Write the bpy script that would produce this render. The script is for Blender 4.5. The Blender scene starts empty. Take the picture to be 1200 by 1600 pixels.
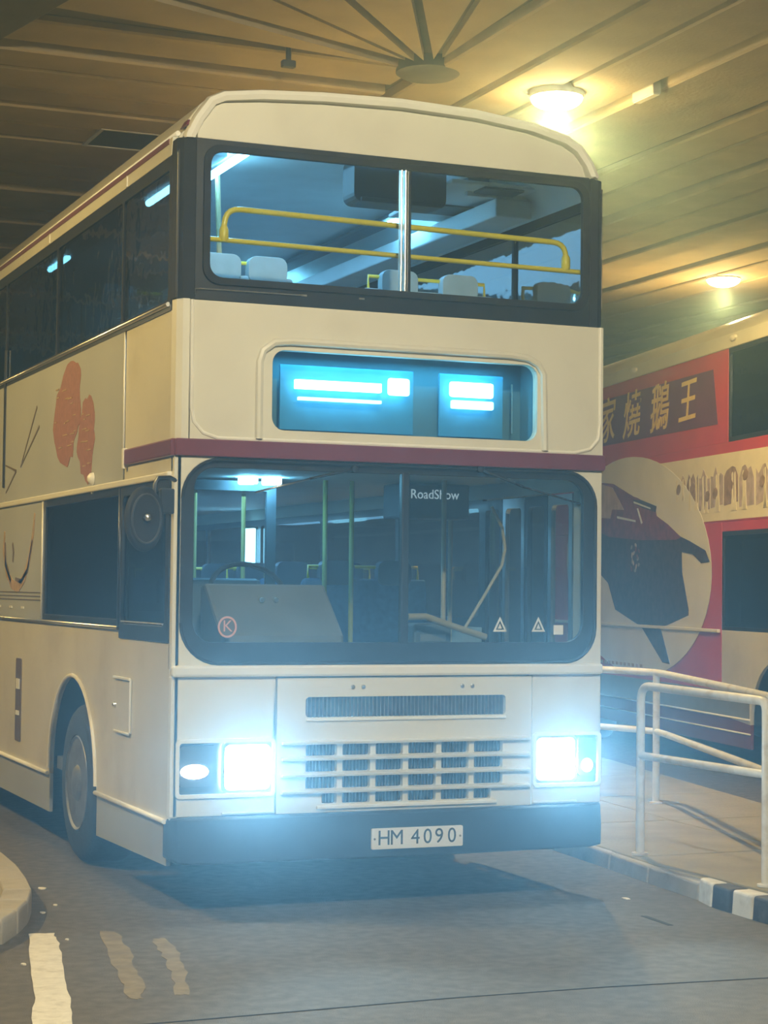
import bpy, bmesh, math, random
from mathutils import Vector, Matrix
from mathutils.geometry import tessellate_polygon

random.seed(7)
scene = bpy.context.scene
COL = scene.collection
PI = math.pi

# ------------------------------------------------------------------ camera
CAM_POS = Vector((-2.7698, -9.5321, 1.6961))
YAW, PITCH, ROLL = 0.39197, 0.0401, 0.01072
F_PX = 3000.27
fw = Vector((math.sin(YAW) * math.cos(PITCH), math.cos(YAW) * math.cos(PITCH), math.sin(PITCH)))
rt0 = Vector((math.cos(YAW), -math.sin(YAW), 0))
up0 = rt0.cross(fw)
rt = rt0 * math.cos(ROLL) + up0 * math.sin(ROLL)
upv = up0 * math.cos(ROLL) - rt0 * math.sin(ROLL)
cam_data = bpy.data.cameras.new('camera')
cam = bpy.data.objects.new('camera', cam_data)
COL.objects.link(cam)
m3 = Matrix((rt, upv, -fw)).transposed()
cam.matrix_world = Matrix.Translation(CAM_POS) @ m3.to_4x4()
cam_data.sensor_fit = 'VERTICAL'
cam_data.sensor_height = 36.0
cam_data.lens = F_PX / 1600 * 36.0
cam_data.clip_end = 200
scene.camera = cam

# ------------------------------------------------------------------ world, exposure
world = bpy.data.worlds.new('night')
scene.world = world
world.use_nodes = True
world.node_tree.nodes['Background'].inputs[0].default_value = (0.55, 0.42, 0.25, 1)
world.node_tree.nodes['Background'].inputs[1].default_value = 0.02
vs = scene.view_settings
vs.view_transform = 'Standard'
vs.look = 'None'
vs.gamma = 1.0
vs.use_curve_mapping = False
vs.exposure = 0.65
scene.cycles.max_bounces = 5
scene.cycles.diffuse_bounces = 3
scene.cycles.glossy_bounces = 3
scene.cycles.adaptive_threshold = 0.1
scene.cycles.transparent_max_bounces = 16
scene.cycles.volume_bounces = 0
scene.cycles.sample_clamp_indirect = 4.0
scene.cycles.caustics_reflective = False
scene.cycles.caustics_refractive = False
SODIUM = (1.0, 0.725, 0.23)
WARM = (1.0, 0.92, 0.64)
COOL = (0.22, 0.60, 1.0)
HEAD = (0.42, 0.76, 1.0)
LAMP_W = 260.0
HEAD_W = 165.0
HAZE_DENSITY = 0.013
wnt = world.node_tree
haze = wnt.nodes.new('ShaderNodeVolumeScatter')      # haze added and tinted blue to imitate headlamp bloom and veil
haze.inputs['Density'].default_value = HAZE_DENSITY
haze.inputs['Anisotropy'].default_value = 0.85
haze.inputs['Color'].default_value = (0.50, 0.80, 1.0, 1)
wnt.links.new(haze.outputs[0], wnt.nodes['World Output'].inputs['Volume'])


# ------------------------------------------------------------------ materials
def nd(nt, typ, **kw):
    n = nt.nodes.new(typ)
    for k, v in kw.items():
        setattr(n, k, v)
    return n


def mat(name, col, rough=0.5, metal=0.0, var=0.06, scale=6.0, bump=0.0, bscale=60.0, coat=0.0,
        dirt=None, dscale=2.0, damount=0.4, spec=0.5):
    m = bpy.data.materials.new(name)
    m.use_nodes = True
    nt = m.node_tree
    b = nt.nodes['Principled BSDF']
    b.inputs['Roughness'].default_value = rough
    b.inputs['Metallic'].default_value = metal
    b.inputs['Coat Weight'].default_value = coat
    b.inputs['Specular IOR Level'].default_value = spec
    tc = nd(nt, 'ShaderNodeTexCoord')
    n1 = nd(nt, 'ShaderNodeTexNoise')
    n1.inputs['Scale'].default_value = scale
    n1.inputs['Detail'].default_value = 4
    nt.links.new(tc.outputs['Object'], n1.inputs['Vector'])
    rp = nd(nt, 'ShaderNodeValToRGB')
    lo = [max(0, c * (1 - var)) for c in col]
    hi = [min(1, c * (1 + var)) for c in col]
    rp.color_ramp.elements[0].color = (*lo, 1)
    rp.color_ramp.elements[0].position = 0.3
    rp.color_ramp.elements[1].color = (*hi, 1)
    rp.color_ramp.elements[1].position = 0.7
    nt.links.new(n1.outputs['Fac'], rp.inputs['Fac'])
    out = rp.outputs['Color']
    if dirt:
        n2 = nd(nt, 'ShaderNodeTexNoise')
        n2.inputs['Scale'].default_value = dscale
        n2.inputs['Detail'].default_value = 7
        n2.inputs['Roughness'].default_value = 0.65
        nt.links.new(tc.outputs['Object'], n2.inputs['Vector'])
        r2 = nd(nt, 'ShaderNodeValToRGB')
        r2.color_ramp.elements[0].position = 0.5
        r2.color_ramp.elements[0].color = (0, 0, 0, 1)
        r2.color_ramp.elements[1].position = 0.72
        r2.color_ramp.elements[1].color = (damount, damount, damount, 1)
        nt.links.new(n2.outputs['Fac'], r2.inputs['Fac'])
        mx = nd(nt, 'ShaderNodeMix', data_type='RGBA')
        nt.links.new(r2.outputs['Color'], mx.inputs['Factor'])
        nt.links.new(out, mx.inputs['A'])
        mx.inputs['B'].default_value = (*dirt, 1)
        out = mx.outputs['Result']
    nt.links.new(out, b.inputs['Base Color'])
    if bump > 0:
        n3 = nd(nt, 'ShaderNodeTexNoise')
        n3.inputs['Scale'].default_value = bscale
        n3.inputs['Detail'].default_value = 5
        nt.links.new(tc.outputs['Object'], n3.inputs['Vector'])
        bp = nd(nt, 'ShaderNodeBump')
        bp.inputs['Strength'].default_value = bump
        bp.inputs['Distance'].default_value = 0.02
        nt.links.new(n3.outputs['Fac'], bp.inputs['Height'])
        nt.links.new(bp.outputs['Normal'], b.inputs['Normal'])
    return m


def emit(name, col, strength):
    m = bpy.data.materials.new(name)
    m.use_nodes = True
    nt = m.node_tree
    nt.nodes.remove(nt.nodes['Principled BSDF'])
    e = nd(nt, 'ShaderNodeEmission')
    e.inputs['Color'].default_value = (*col, 1)
    e.inputs['Strength'].default_value = strength
    nt.links.new(e.outputs[0], nt.nodes['Material Output'].inputs['Surface'])
    return m


def glass(name, tint, rough=0.02, refl=1.0, wave=0.0):
    m = bpy.data.materials.new(name)
    m.use_nodes = True
    nt = m.node_tree
    nt.nodes.remove(nt.nodes['Principled BSDF'])
    tr = nd(nt, 'ShaderNodeBsdfTransparent')
    tr.inputs['Color'].default_value = (*[math.sqrt(c) for c in tint], 1)
    gl = nd(nt, 'ShaderNodeBsdfGlossy')
    gl.inputs['Roughness'].default_value = rough
    fr = nd(nt, 'ShaderNodeFresnel')
    fr.inputs['IOR'].default_value = 1.5
    mu = nd(nt, 'ShaderNodeMath', operation='MULTIPLY')
    mu.inputs[1].default_value = refl
    nt.links.new(fr.outputs[0], mu.inputs[0])
    geo = nd(nt, 'ShaderNodeNewGeometry')           # reflect once, on the face where light enters the pane
    inv = nd(nt, 'ShaderNodeMath', operation='SUBTRACT')
    inv.inputs[0].default_value = 1.0
    nt.links.new(geo.outputs['Backfacing'], inv.inputs[1])
    mu2 = nd(nt, 'ShaderNodeMath', operation='MULTIPLY', use_clamp=True)
    nt.links.new(mu.outputs[0], mu2.inputs[0])
    nt.links.new(inv.outputs[0], mu2.inputs[1])
    mu = mu2
    if wave > 0:
        tc = nd(nt, 'ShaderNodeTexCoord')
        nz = nd(nt, 'ShaderNodeTexNoise')
        nz.inputs['Scale'].default_value = 5
        nt.links.new(tc.outputs['Object'], nz.inputs['Vector'])
        bp = nd(nt, 'ShaderNodeBump')
        bp.inputs['Strength'].default_value = wave
        bp.inputs['Distance'].default_value = 0.01
        nt.links.new(nz.outputs['Fac'], bp.inputs['Height'])
        nt.links.new(bp.outputs['Normal'], gl.inputs['Normal'])
    mx = nd(nt, 'ShaderNodeMixShader')
    nt.links.new(mu.outputs[0], mx.inputs[0])
    nt.links.new(tr.outputs[0], mx.inputs[1])
    nt.links.new(gl.outputs[0], mx.inputs[2])
    nt.links.new(mx.outputs[0], nt.nodes['Material Output'].inputs['Surface'])
    return m


M = {
    'asphalt': mat('asphalt', (0.132, 0.116, 0.094), 0.85, var=0.22, scale=14, bump=0.5, bscale=160,
                   dirt=(0.095, 0.083, 0.066), dscale=1.1, damount=0.6),
    'concrete': mat('concrete', (0.31, 0.275, 0.165), 0.9, var=0.1, scale=3, bump=0.25, bscale=40,
                    dirt=(0.22, 0.185, 0.12), dscale=1.6, damount=0.5),
    'soffit': mat('soffit_concrete', (0.34, 0.27, 0.165), 0.9, var=0.12, scale=2.2, bump=0.2, bscale=30,
                  dirt=(0.27, 0.21, 0.13), dscale=0.9, damount=0.6),
    'soffit_dark': mat('soffit_slab', (0.11, 0.09, 0.06), 0.95, var=0.1),
    'kerb': mat('kerb_stone', (0.42, 0.39, 0.33), 0.85, var=0.12, scale=8, bump=0.2, dirt=(0.2, 0.18, 0.15), dscale=4, damount=0.6),
    'kerb_black': mat('kerb_black_paint', (0.035, 0.035, 0.04), 0.6, var=0.2, dirt=(0.15, 0.14, 0.12), dscale=9, damount=0.5),
    'kerb_white': mat('kerb_white_paint', (0.68, 0.66, 0.6), 0.6, var=0.08, dirt=(0.3, 0.27, 0.22), dscale=9, damount=0.5),
    'marking': mat('white_road_paint', (0.72, 0.69, 0.62), 0.7, var=0.08, scale=20, dirt=(0.35, 0.32, 0.26), dscale=12, damount=0.5),
    'marking_faded': mat('faded_yellow_paint', (0.23, 0.185, 0.105), 0.85, var=0.2, scale=12, dirt=(0.17, 0.145, 0.105), dscale=7, damount=0.9),
    'litter': mat('litter_paper', (0.75, 0.72, 0.65), 0.8),
    'groove': mat('groove_filler', (0.03, 0.028, 0.026), 0.9),
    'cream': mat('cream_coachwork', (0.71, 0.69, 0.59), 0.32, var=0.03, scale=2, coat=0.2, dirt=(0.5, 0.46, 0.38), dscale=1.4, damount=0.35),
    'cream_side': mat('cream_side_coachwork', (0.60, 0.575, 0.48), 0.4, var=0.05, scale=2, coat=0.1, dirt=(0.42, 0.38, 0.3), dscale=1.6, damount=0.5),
    'advert_grey': mat('advert_vinyl_grey', (0.37, 0.385, 0.39), 0.45, var=0.06, scale=1.2),
    'advert_red': mat('advert_red_print', (0.30, 0.125, 0.08), 0.5, var=0.15, scale=30),
    'advert_brown': mat('advert_brown_print', (0.13, 0.09, 0.055), 0.5, var=0.2),
    'advert_tan': mat('advert_tan_print', (0.40, 0.27, 0.12), 0.5, var=0.3, scale=20),
    'maroon': mat('maroon_band', (0.16, 0.035, 0.05), 0.35, var=0.06, coat=0.2),
    'black': mat('black_trim', (0.018, 0.019, 0.022), 0.35, var=0.2, coat=0.1),
    'rubber': mat('black_rubber', (0.02, 0.02, 0.021), 0.75, var=0.2, spec=0.25),
    'tyre': mat('tyre_rubber', (0.022, 0.022, 0.022), 0.8, var=0.25, scale=20, bump=0.2),
    'bumper': mat('bumper_black', (0.012, 0.013, 0.015), 0.6, var=0.2, scale=8),
    'alu': mat('aluminium', (0.72, 0.72, 0.70), 0.3, metal=1.0, var=0.05),
    'steel': mat('wheel_steel', (0.22, 0.22, 0.21), 0.5, metal=0.6, var=0.2, scale=12),
    'moulding': mat('white_moulding', (0.82, 0.80, 0.72), 0.3, var=0.03, coat=0.3),
    'grey_dark': mat('dark_grey_plastic', (0.05, 0.05, 0.055), 0.5),
    'grille_back': mat('grille_mesh_dark', (0.03, 0.032, 0.035), 0.6),
    'yellow': mat('yellow_handrail', (0.88, 0.68, 0.03), 0.35, var=0.05, coat=0.3),
    'pole': mat('worn_olive_pole', (0.34, 0.31, 0.06), 0.5),
    'tan_bar': mat('tan_handrail', (0.46, 0.35, 0.18), 0.45),
    'seat': mat('seat_fabric_blue', (0.09, 0.19, 0.32), 0.85, var=0.15, scale=30),
    'seat_pale': mat('seat_cover_pale', (0.45, 0.55, 0.62), 0.8, var=0.1, scale=10),
    'headrest': mat('headrest_vinyl', (0.05, 0.07, 0.10), 0.5),
    'lining': mat('interior_lining', (0.74, 0.78, 0.80), 0.6, var=0.05),
    'lining_dark': mat('interior_dark_panel', (0.10, 0.12, 0.14), 0.6, var=0.1),
    'bus_floor': mat('bus_floor_vinyl', (0.12, 0.13, 0.14), 0.6, var=0.15),
    'dash': mat('dashboard_plastic', (0.20, 0.19, 0.18), 0.6, var=0.08),
    'blind': mat('blind_fabric', (0.08, 0.20, 0.26), 0.7),
    'blind_pale': mat('pale_blind_fabric', (0.04, 0.24, 0.40), 0.7, var=0.08, scale=12),
    'plate': mat('plate_white', (0.80, 0.80, 0.77), 0.4, var=0.03),
    'ink': mat('plate_ink', (0.02, 0.025, 0.03), 0.5),
    'sticker': mat('sticker_white', (0.75, 0.75, 0.72), 0.5),
    'sticker_pink': mat('sticker_pale_red', (0.62, 0.33, 0.30), 0.5),
    'rail_white': mat('railing_white_paint', (0.74, 0.72, 0.66), 0.4, var=0.05, scale=10, coat=0.2, dirt=(0.35, 0.25, 0.14), dscale=7, damount=0.5),
    'red': mat('red_coachwork', (0.50, 0.045, 0.055), 0.4, var=0.1, scale=2, coat=0.2),
    'purple': mat('purple_banner_print', (0.15, 0.035, 0.085), 0.45, var=0.12, scale=3),
    'gold': mat('gold_lettering_print', (0.74, 0.52, 0.13), 0.5, var=0.1),
    'white_plate': mat('printed_white_dish', (0.70, 0.68, 0.61), 0.5, var=0.06, scale=2),
    'goose_dark': mat('printed_dark_roast', (0.055, 0.032, 0.03), 0.5, var=0.4, scale=14),
    'goose_red': mat('printed_red_roast', (0.20, 0.04, 0.035), 0.45, var=0.35, scale=10),
    'goose_tan': mat('printed_tan_garnish', (0.46, 0.33, 0.26), 0.5, var=0.2, scale=10),
    'scene_white': mat('printed_pale_paper', (0.72, 0.66, 0.52), 0.5, var=0.06, scale=5),
    'wash_a': mat('printed_lilac_wash', (0.42, 0.34, 0.34), 0.5, var=0.3, scale=12),
    'wash_b': mat('printed_brown_wash', (0.30, 0.21, 0.16), 0.5, var=0.3, scale=12),
    'grey_skirt': mat('skirt_grey', (0.20, 0.22, 0.25), 0.5, var=0.1),
    'amber': mat('amber_lens', (0.75, 0.35, 0.06), 0.25, coat=0.5),
    'ceil_vent': mat('ceiling_hatch_dark', (0.06, 0.055, 0.05), 0.8),
    'lamp_body': mat('lamp_housing', (0.45, 0.44, 0.42), 0.5),
    'g_screen': glass('windscreen_glass', (0.78, 0.87, 0.90)),
    'g_upper': glass('upper_front_glass', (0.80, 0.88, 0.90)),
    'g_side': glass('tinted_side_glass', (0.16, 0.175, 0.175), 0.04, 2.6, 0.3),
    'g_clear': glass('clear_glass', (0.80, 0.85, 0.86)),
    'g_dark': glass('dark_tinted_glass', (0.06, 0.07, 0.08), 0.03, 1.0, 0.2),
    'e_sodium': emit('sodium_lamp_glow', (1.0, 0.80, 0.42), 60.0),
    'e_head': emit('headlamp_glow', (0.70, 0.92, 1.0), 30.0),
    'e_side': emit('sidelamp_glow', (0.85, 0.95, 1.0), 8.0),
    'e_tube': emit('fluorescent_tube_glow', (0.20, 0.66, 1.0), 34.0),
    'e_tube2': emit('fluorescent_tube_soft_glow', (0.25, 0.70, 1.0), 4.0),
    'e_blind': emit('backlit_blind_bright', (0.30, 0.85, 1.0), 9.0),
    'e_sign': emit('backlit_sign_lettering', (0.6, 0.75, 0.8), 0.35),
}


# ------------------------------------------------------------------ mesh helpers
class MB:
    def __init__(self):
        self.v, self.f, self.sm = [], [], []

    def add(self, vs_, fs_, smooth=False):
        o = len(self.v)
        self.v += [tuple(p) for p in vs_]
        for f in fs_:
            self.f.append(tuple(i + o for i in f))
            self.sm.append(smooth)
        return self

    def box(self, x0, x1, y0, y1, z0, z1):
        return self.add([(x0, y0, z0), (x1, y0, z0), (x1, y1, z0), (x0, y1, z0),
                         (x0, y0, z1), (x1, y0, z1), (x1, y1, z1), (x0, y1, z1)],
                        [(0, 3, 2, 1), (4, 5, 6, 7), (0, 1, 5, 4), (1, 2, 6, 5), (2, 3, 7, 6), (3, 0, 4, 7)])

    def tube(self, pts, r, n=10, closed=False):
        pts = [Vector(p) for p in pts]
        N = len(pts)
        rings = []
        prev = None
        for i, p in enumerate(pts):
            if closed:
                t = pts[(i + 1) % N] - pts[i - 1]
            else:
                t = pts[min(i + 1, N - 1)] - pts[max(i - 1, 0)]
            t.normalize()
            if prev is None:
                a = Vector((0, 0, 1)) if abs(t.z) < 0.9 else Vector((1, 0, 0))
                u = t.cross(a).normalized()
            else:
                u = (prev - t * prev.dot(t)).normalized()
            prev = u
            w = t.cross(u)
            rr_ = r[i] if isinstance(r, (list, tuple)) else r
            rings.append([p + (u * math.cos(2 * PI * k / n) + w * math.sin(2 * PI * k / n)) * rr_ for k in range(n)])
        vs_ = [q for ring in rings for q in ring]
        fs_ = []
        for i in range(N if closed else N - 1):
            a, b = i * n, ((i + 1) % N) * n
            for k in range(n):
                k2 = (k + 1) % n
                fs_.append((a + k, a + k2, b + k2, b + k))
        self.add(vs_, fs_, True)
        if not closed:
            o = len(self.v) - len(vs_)
            self.f.append(tuple(o + k for k in reversed(range(n))))
            self.sm.append(False)
            self.f.append(tuple(o + (N - 1) * n + k for k in range(n)))
            self.sm.append(False)
        return self

    def plate(self, outer, holes, fn, d0, d1):
        """polygon with holes in (a,b), extruded from depth d0 to d1; fn(a,b,d)->xyz"""
        polys = [[Vector((a, b, 0)) for a, b in p] for p in [outer] + list(holes)]
        tri = tessellate_polygon(polys)
        flat = [p for poly in polys for p in poly]
        n = len(flat)
        vs_ = [fn(p.x, p.y, d0) for p in flat] + [fn(p.x, p.y, d1) for p in flat]
        fs_ = [tuple(t) for t in tri] + [tuple(i + n for i in reversed(t)) for t in tri]
        o = 0
        for poly in polys:
            k = len(poly)
            for i in range(k):
                a, b = o + i, o + (i + 1) % k
                fs_.append((a, b, b + n, a + n))
            o += k
        return self.add(vs_, fs_)

    def lathe(self, prof, n, fn):
        """prof: (r,h) list, fn(x,y,h)->xyz"""
        vs_, fs_ = [], []
        for r, h in prof:
            for k in range(n):
                a = 2 * PI * k / n
                vs_.append(fn(r * math.cos(a), r * math.sin(a), h))
        for i in range(len(prof) - 1):
            for k in range(n):
                k2 = (k + 1) % n
                fs_.append((i * n + k, i * n + k2, (i + 1) * n + k2, (i + 1) * n + k))
        fs_.append(tuple(reversed(range(n))))
        fs_.append(tuple((len(prof) - 1) * n + k for k in range(n)))
        return self.add(vs_, fs_, True)

    def build(self, name, material, parent=None, bevel=0.0, seg=2, auto=False):
        me = bpy.data.meshes.new(name)
        me.from_pydata(self.v, [], self.f)
        me.polygons.foreach_set('use_smooth', self.sm)
        bm = bmesh.new()
        bm.from_mesh(me)
        bmesh.ops.recalc_face_normals(bm, faces=bm.faces)
        for e in bm.edges:
            if len(e.link_faces) == 2 and e.calc_face_angle(0) > math.radians(40):
                e.smooth = False
        bm.to_mesh(me)
        bm.free()
        me.materials.append(M[material] if isinstance(material, str) else material)
        o = bpy.data.objects.new(name, me)
        COL.objects.link(o)
        if parent:
            o.parent = parent
        if bevel > 0:
            md = o.modifiers.new('bevel', 'BEVEL')
            md.width = bevel
            md.segments = seg
            md.limit_method = 'ANGLE'
            md.angle_limit = math.radians(50)
        return o


FR = lambda a, b, d: (a, d, b)          # front-facing plane: a=x, b=z, d=y
SD = lambda a, b, d: (d, a, b)          # side plane: a=y, b=z, d=x
GR = lambda a, b, d: (a, b, d)          # ground plane


def rr(x0, x1, z0, z1, r, n=6):
    if not isinstance(r, (tuple, list)):
        r = (r,) * 4                     # bl, br, tr, tl
    pts = []
    for (cx, cz, a0, rad) in ((x0 + r[0], z0 + r[0], PI, r[0]), (x1 - r[1], z0 + r[1], 1.5 * PI, r[1]),
                              (x1 - r[2], z1 - r[2], 0, r[2]), (x0 + r[3], z1 - r[3], 0.5 * PI, r[3])):
        for k in range(n + 1):
            a = a0 + 0.5 * PI * k / n
            pts.append((cx + rad * math.cos(a), cz + rad * math.sin(a)))
    return pts


def rect(x0, x1, z0, z1):
    return [(x0, z0), (x1, z0), (x1, z1), (x0, z1)]


def ell(cx, cz, rx, rz, n=24, rot=0):
    out = []
    for k in range(n):
        a = 2 * PI * k / n
        x, z = rx * math.cos(a), rz * math.sin(a)
        out.append((cx + x * math.cos(rot) - z * math.sin(rot), cz + x * math.sin(rot) + z * math.cos(rot)))
    return out


def box(name, x0, x1, y0, y1, z0, z1, m, parent=None, bevel=0.0):
    return MB().box(x0, x1, y0, y1, z0, z1).build(name, m, parent, bevel)


def plate(name, outer, holes, fn, d0, d1, m, parent=None, bevel=0.0):
    return MB().plate(outer, holes, fn, d0, d1).build(name, m, parent, bevel)


def tube(name, pts, r, m, parent=None, n=10):
    return MB().tube(pts, r, n).build(name, m, parent)


def empty(name, loc=(0, 0, 0), rz=0.0):
    o = bpy.data.objects.new(name, None)
    o.empty_display_size = 0.3
    o.location = loc
    o.rotation_euler = (0, 0, rz)
    COL.objects.link(o)
    return o


def tag(o, label=None, cat=None, group=None, kind=None):
    for k, v in (('label', label), ('category', cat), ('group', group), ('kind', kind)):
        if v:
            o[k] = v
    return o


def text_mesh(name, body, size, m, parent, origin, xdir, ydir, extrude=0.002, shear=0.0, align='CENTER', offset=0.0):
    cu = bpy.data.curves.new(name, 'FONT')
    cu.body = body
    cu.size = size
    cu.extrude = extrude
    cu.shear = shear
    cu.offset = offset
    cu.align_x = align
    cu.align_y = 'CENTER'
    cu.resolution_u = 4
    t = bpy.data.objects.new(name + '_tmp', cu)
    COL.objects.link(t)
    dg = bpy.context.evaluated_depsgraph_get()
    me = bpy.data.meshes.new_from_object(t.evaluated_get(dg))
    bpy.data.objects.remove(t)
    bpy.data.curves.remove(cu)
    X, Y = Vector(xdir), Vector(ydir)
    Z = X.normalized().cross(Y.normalized())
    mtx = Matrix((X, Y, Z)).transposed().to_4x4()
    mtx.translation = Vector(origin)
    me.transform(mtx)
    me.materials.clear()
    me.materials.append(M[m])
    o = bpy.data.objects.new(name, me)
    COL.objects.link(o)
    o.parent = parent
    return o


def point(name, loc, power, col, r=0.1, parent=None):
    l = bpy.data.lights.new(name, 'POINT')
    l.energy = power
    l.color = col
    l.shadow_soft_size = r
    o = bpy.data.objects.new(name, l)
    o.location = loc
    COL.objects.link(o)
    o.parent = parent
    return o


def area(name, loc, sx, sy, power, col, rot=(0, 0, 0), parent=None, spread=PI):
    l = bpy.data.lights.new(name, 'AREA')
    l.shape = 'RECTANGLE'
    l.size, l.size_y = sx, sy
    l.energy = power
    l.color = col
    l.spread = spread
    o = bpy.data.objects.new(name, l)
    o.location = loc
    o.rotation_euler = rot
    COL.objects.link(o)
    o.parent = parent
    return o


# ================================================================== SETTING
road = box('road', -16, 22, -16, 40, -0.2, 0.0, 'asphalt')
tag(road, 'dark grey asphalt bus lane running beneath the low concrete roof', 'road', kind='structure')
# joints and repairs in the surface
MB().plate([(-3.0, -2.24), (-0.6, -2.235), (0.57, -2.2), (1.3, -2.22), (2.9, -2.36), (2.9, -2.370), (1.3, -2.228), (0.57, -2.209), (-0.6, -2.245), (-3.0, -2.250)],
           [], GR, 0.0005, 0.003).build('road_joint', 'groove', road)
MB().plate([(2.36, -0.70), (2.39, -0.71), (2.375, -1.0), (2.35, -0.99)], [], GR, 0.0005, 0.003).build('road_crack', 'groove', road)


def rough_edge(pts, jit, sub=4):
    out = []
    for k in range(len(pts)):
        a, b = Vector(pts[k]), Vector(pts[(k + 1) % len(pts)])
        for q in range(sub):
            p = a.lerp(b, q / sub)
            out.append((p.x + random.uniform(-jit, jit), p.y + random.uniform(-jit, jit)))
    return out


MB().plate(rough_edge([(-0.75, -0.183), (-0.877, -0.821), (-1.037, -1.63), (-1.142, -2.085), (-1.40, -3.2), (-1.26, -3.25), (-1.001, -2.136), (-0.933, -1.859), (-0.851, -1.426), (-0.727, -0.793), (-0.657, -0.395), (-0.633, -0.206)], 0.006, 5),
           [], GR, 0.0005, 0.004).build('road_marking', 'marking', road)
MB().plate(rough_edge([(-0.402, -0.211), (-0.502, -0.79), (-0.617, -1.438), (-0.674, -1.759), (-0.627, -1.802), (-0.56, -1.598), (-0.469, -1.12), (-0.376, -0.58), (-0.334, -0.272)], 0.014, 5),
           [], GR, 0.0005, 0.002).build('faded_road_marking', 'marking_faded', road)
MB().plate(rough_edge([(-0.228, -0.508), (-0.292, -0.945), (-0.378, -1.378), (-0.471, -1.765), (-0.419, -1.783), (-0.295, -1.333), (-0.202, -0.895), (-0.155, -0.498)], 0.012, 5),
           [], GR, 0.0005, 0.002).build('faded_road_marking', 'marking_faded', road)

wall_b = box('wall_back', -16, 22, 30, 30.3, 0, 5.6, 'concrete')
tag(wall_b, 'far concrete end wall of the bus terminus behind the buses', 'wall', kind='structure')

# ---- ceiling: slab with hanging precast planks; square bays meeting in a fan
H = 5.5
ceiling = box('ceiling', -16, 22, -16, 40, H + 0.08, H + 0.4, 'soffit_dark')
tag(ceiling, 'low ribbed concrete roof of the bus terminus with planks fanning round a corner', 'ceiling', kind='structure')
PX, PY = 2.85, 3.3


def plank(pts, jit):
    z0 = H + random.uniform(-jit, jit)
    mb = MB()
    mb.plate(pts, [], GR, z0, H + 0.09)
    return mb.build('ceiling_plank', 'soffit', ceiling, 0.015, 1)


y = 3.32
i = 0
while y < 21:
    w = 0.50 if i % 2 == 0 else 0.42
    sl = 0.10 if y < 5 else 0.0
    plank([(-15.8, y - sl * 15.8 / 2.6 * 0.2), (PX - 0.08, y), (PX - 0.08, y + w), (-15.8, y + w - sl * 15.8 / 2.6 * 0.2)], 0.03)
    y += w + (0.06 if i % 2 else 0.10)
    i += 1
x = PX + 0.02
i = 0
while x < 20:
    w = 0.52 if i % 2 == 0 else 0.44
    plank([(x, -6), (x + w, -6), (x + w, 21), (x, 21)], 0.03)
    x += w + (0.06 if i % 2 else 0.10)
    i += 1
fan = [188, 201, 215, 229, 243, 256, 268]
for a0, a1 in zip(fan[:-1], fan[1:]):
    r0, r1 = 0.30, 13.0
    g = 0.035
    q0, q1 = math.radians(a0), math.radians(a1)

    def pol(r, a, side):
        n_ = (-math.sin(a), math.cos(a))
        return (PX + r * math.cos(a) + side * g * n_[0], PY - 0.05 + r * math.sin(a) + side * g * n_[1])
    plank([pol(r0, q0, 1), pol(r1, q0, 1), pol(r1, q1, -1), pol(r0, q1, -1)], 0.02)
hub = MB().lathe([(0.24, H + 0.09), (0.24, H - 0.005), (0.20, H - 0.03)], 28, lambda a, b, h: (PX + a, PY + b, h)).build('ceiling_boss', 'soffit_dark', ceiling)
# down-stand beam across the left corner
bd = Vector((-0.21, 0.978, 0))
bn = Vector((-0.978, -0.21, 0))
p0 = Vector((0.02, 2.62, 0))
A, B = p0 - bd * 16, p0 + bd * 22
MB().plate([(A.x, A.y), (B.x, B.y), (B.x + bn.x * 0.8, B.y + bn.y * 0.8), (A.x + bn.x * 0.8, A.y + bn.y * 0.8)], [], GR, H - 0.02, H + 0.2).build('ceiling_beam', 'soffit_dark', ceiling, 0.02)
# recessed hatch above the bus
hatch = tag(empty('ceiling_hatch', (1.33, 6.25, H)), 'dark rectangular hatch with a pale rim set in the ribbed roof above the cream bus', 'hatch')
MB().plate(rect(-0.28, 0.50, -0.33, 0.33), [rect(-0.25, 0.47, -0.30, 0.30)], GR, -0.03, 0.0).build('hatch_frame', 'lamp_body', hatch)
box('hatch_door', -0.25, 0.47, -0.30, 0.30, -0.022, -0.005, 'ceil_vent', hatch)
# small bracket hanging from a plank
hook = tag(empty('cable_bracket', (1.73, 3.22, H)), 'small dark cable bracket hanging from the ribbed roof', 'bracket')
tube('bracket_stem', [(0, 0, 0.12), (0, 0, -0.07)], 0.02, 'grey_dark', hook)
box('bracket_clamp', -0.05, 0.05, -0.03, 0.03, -0.11, -0.06, 'grey_dark', hook, 0.008)


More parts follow.
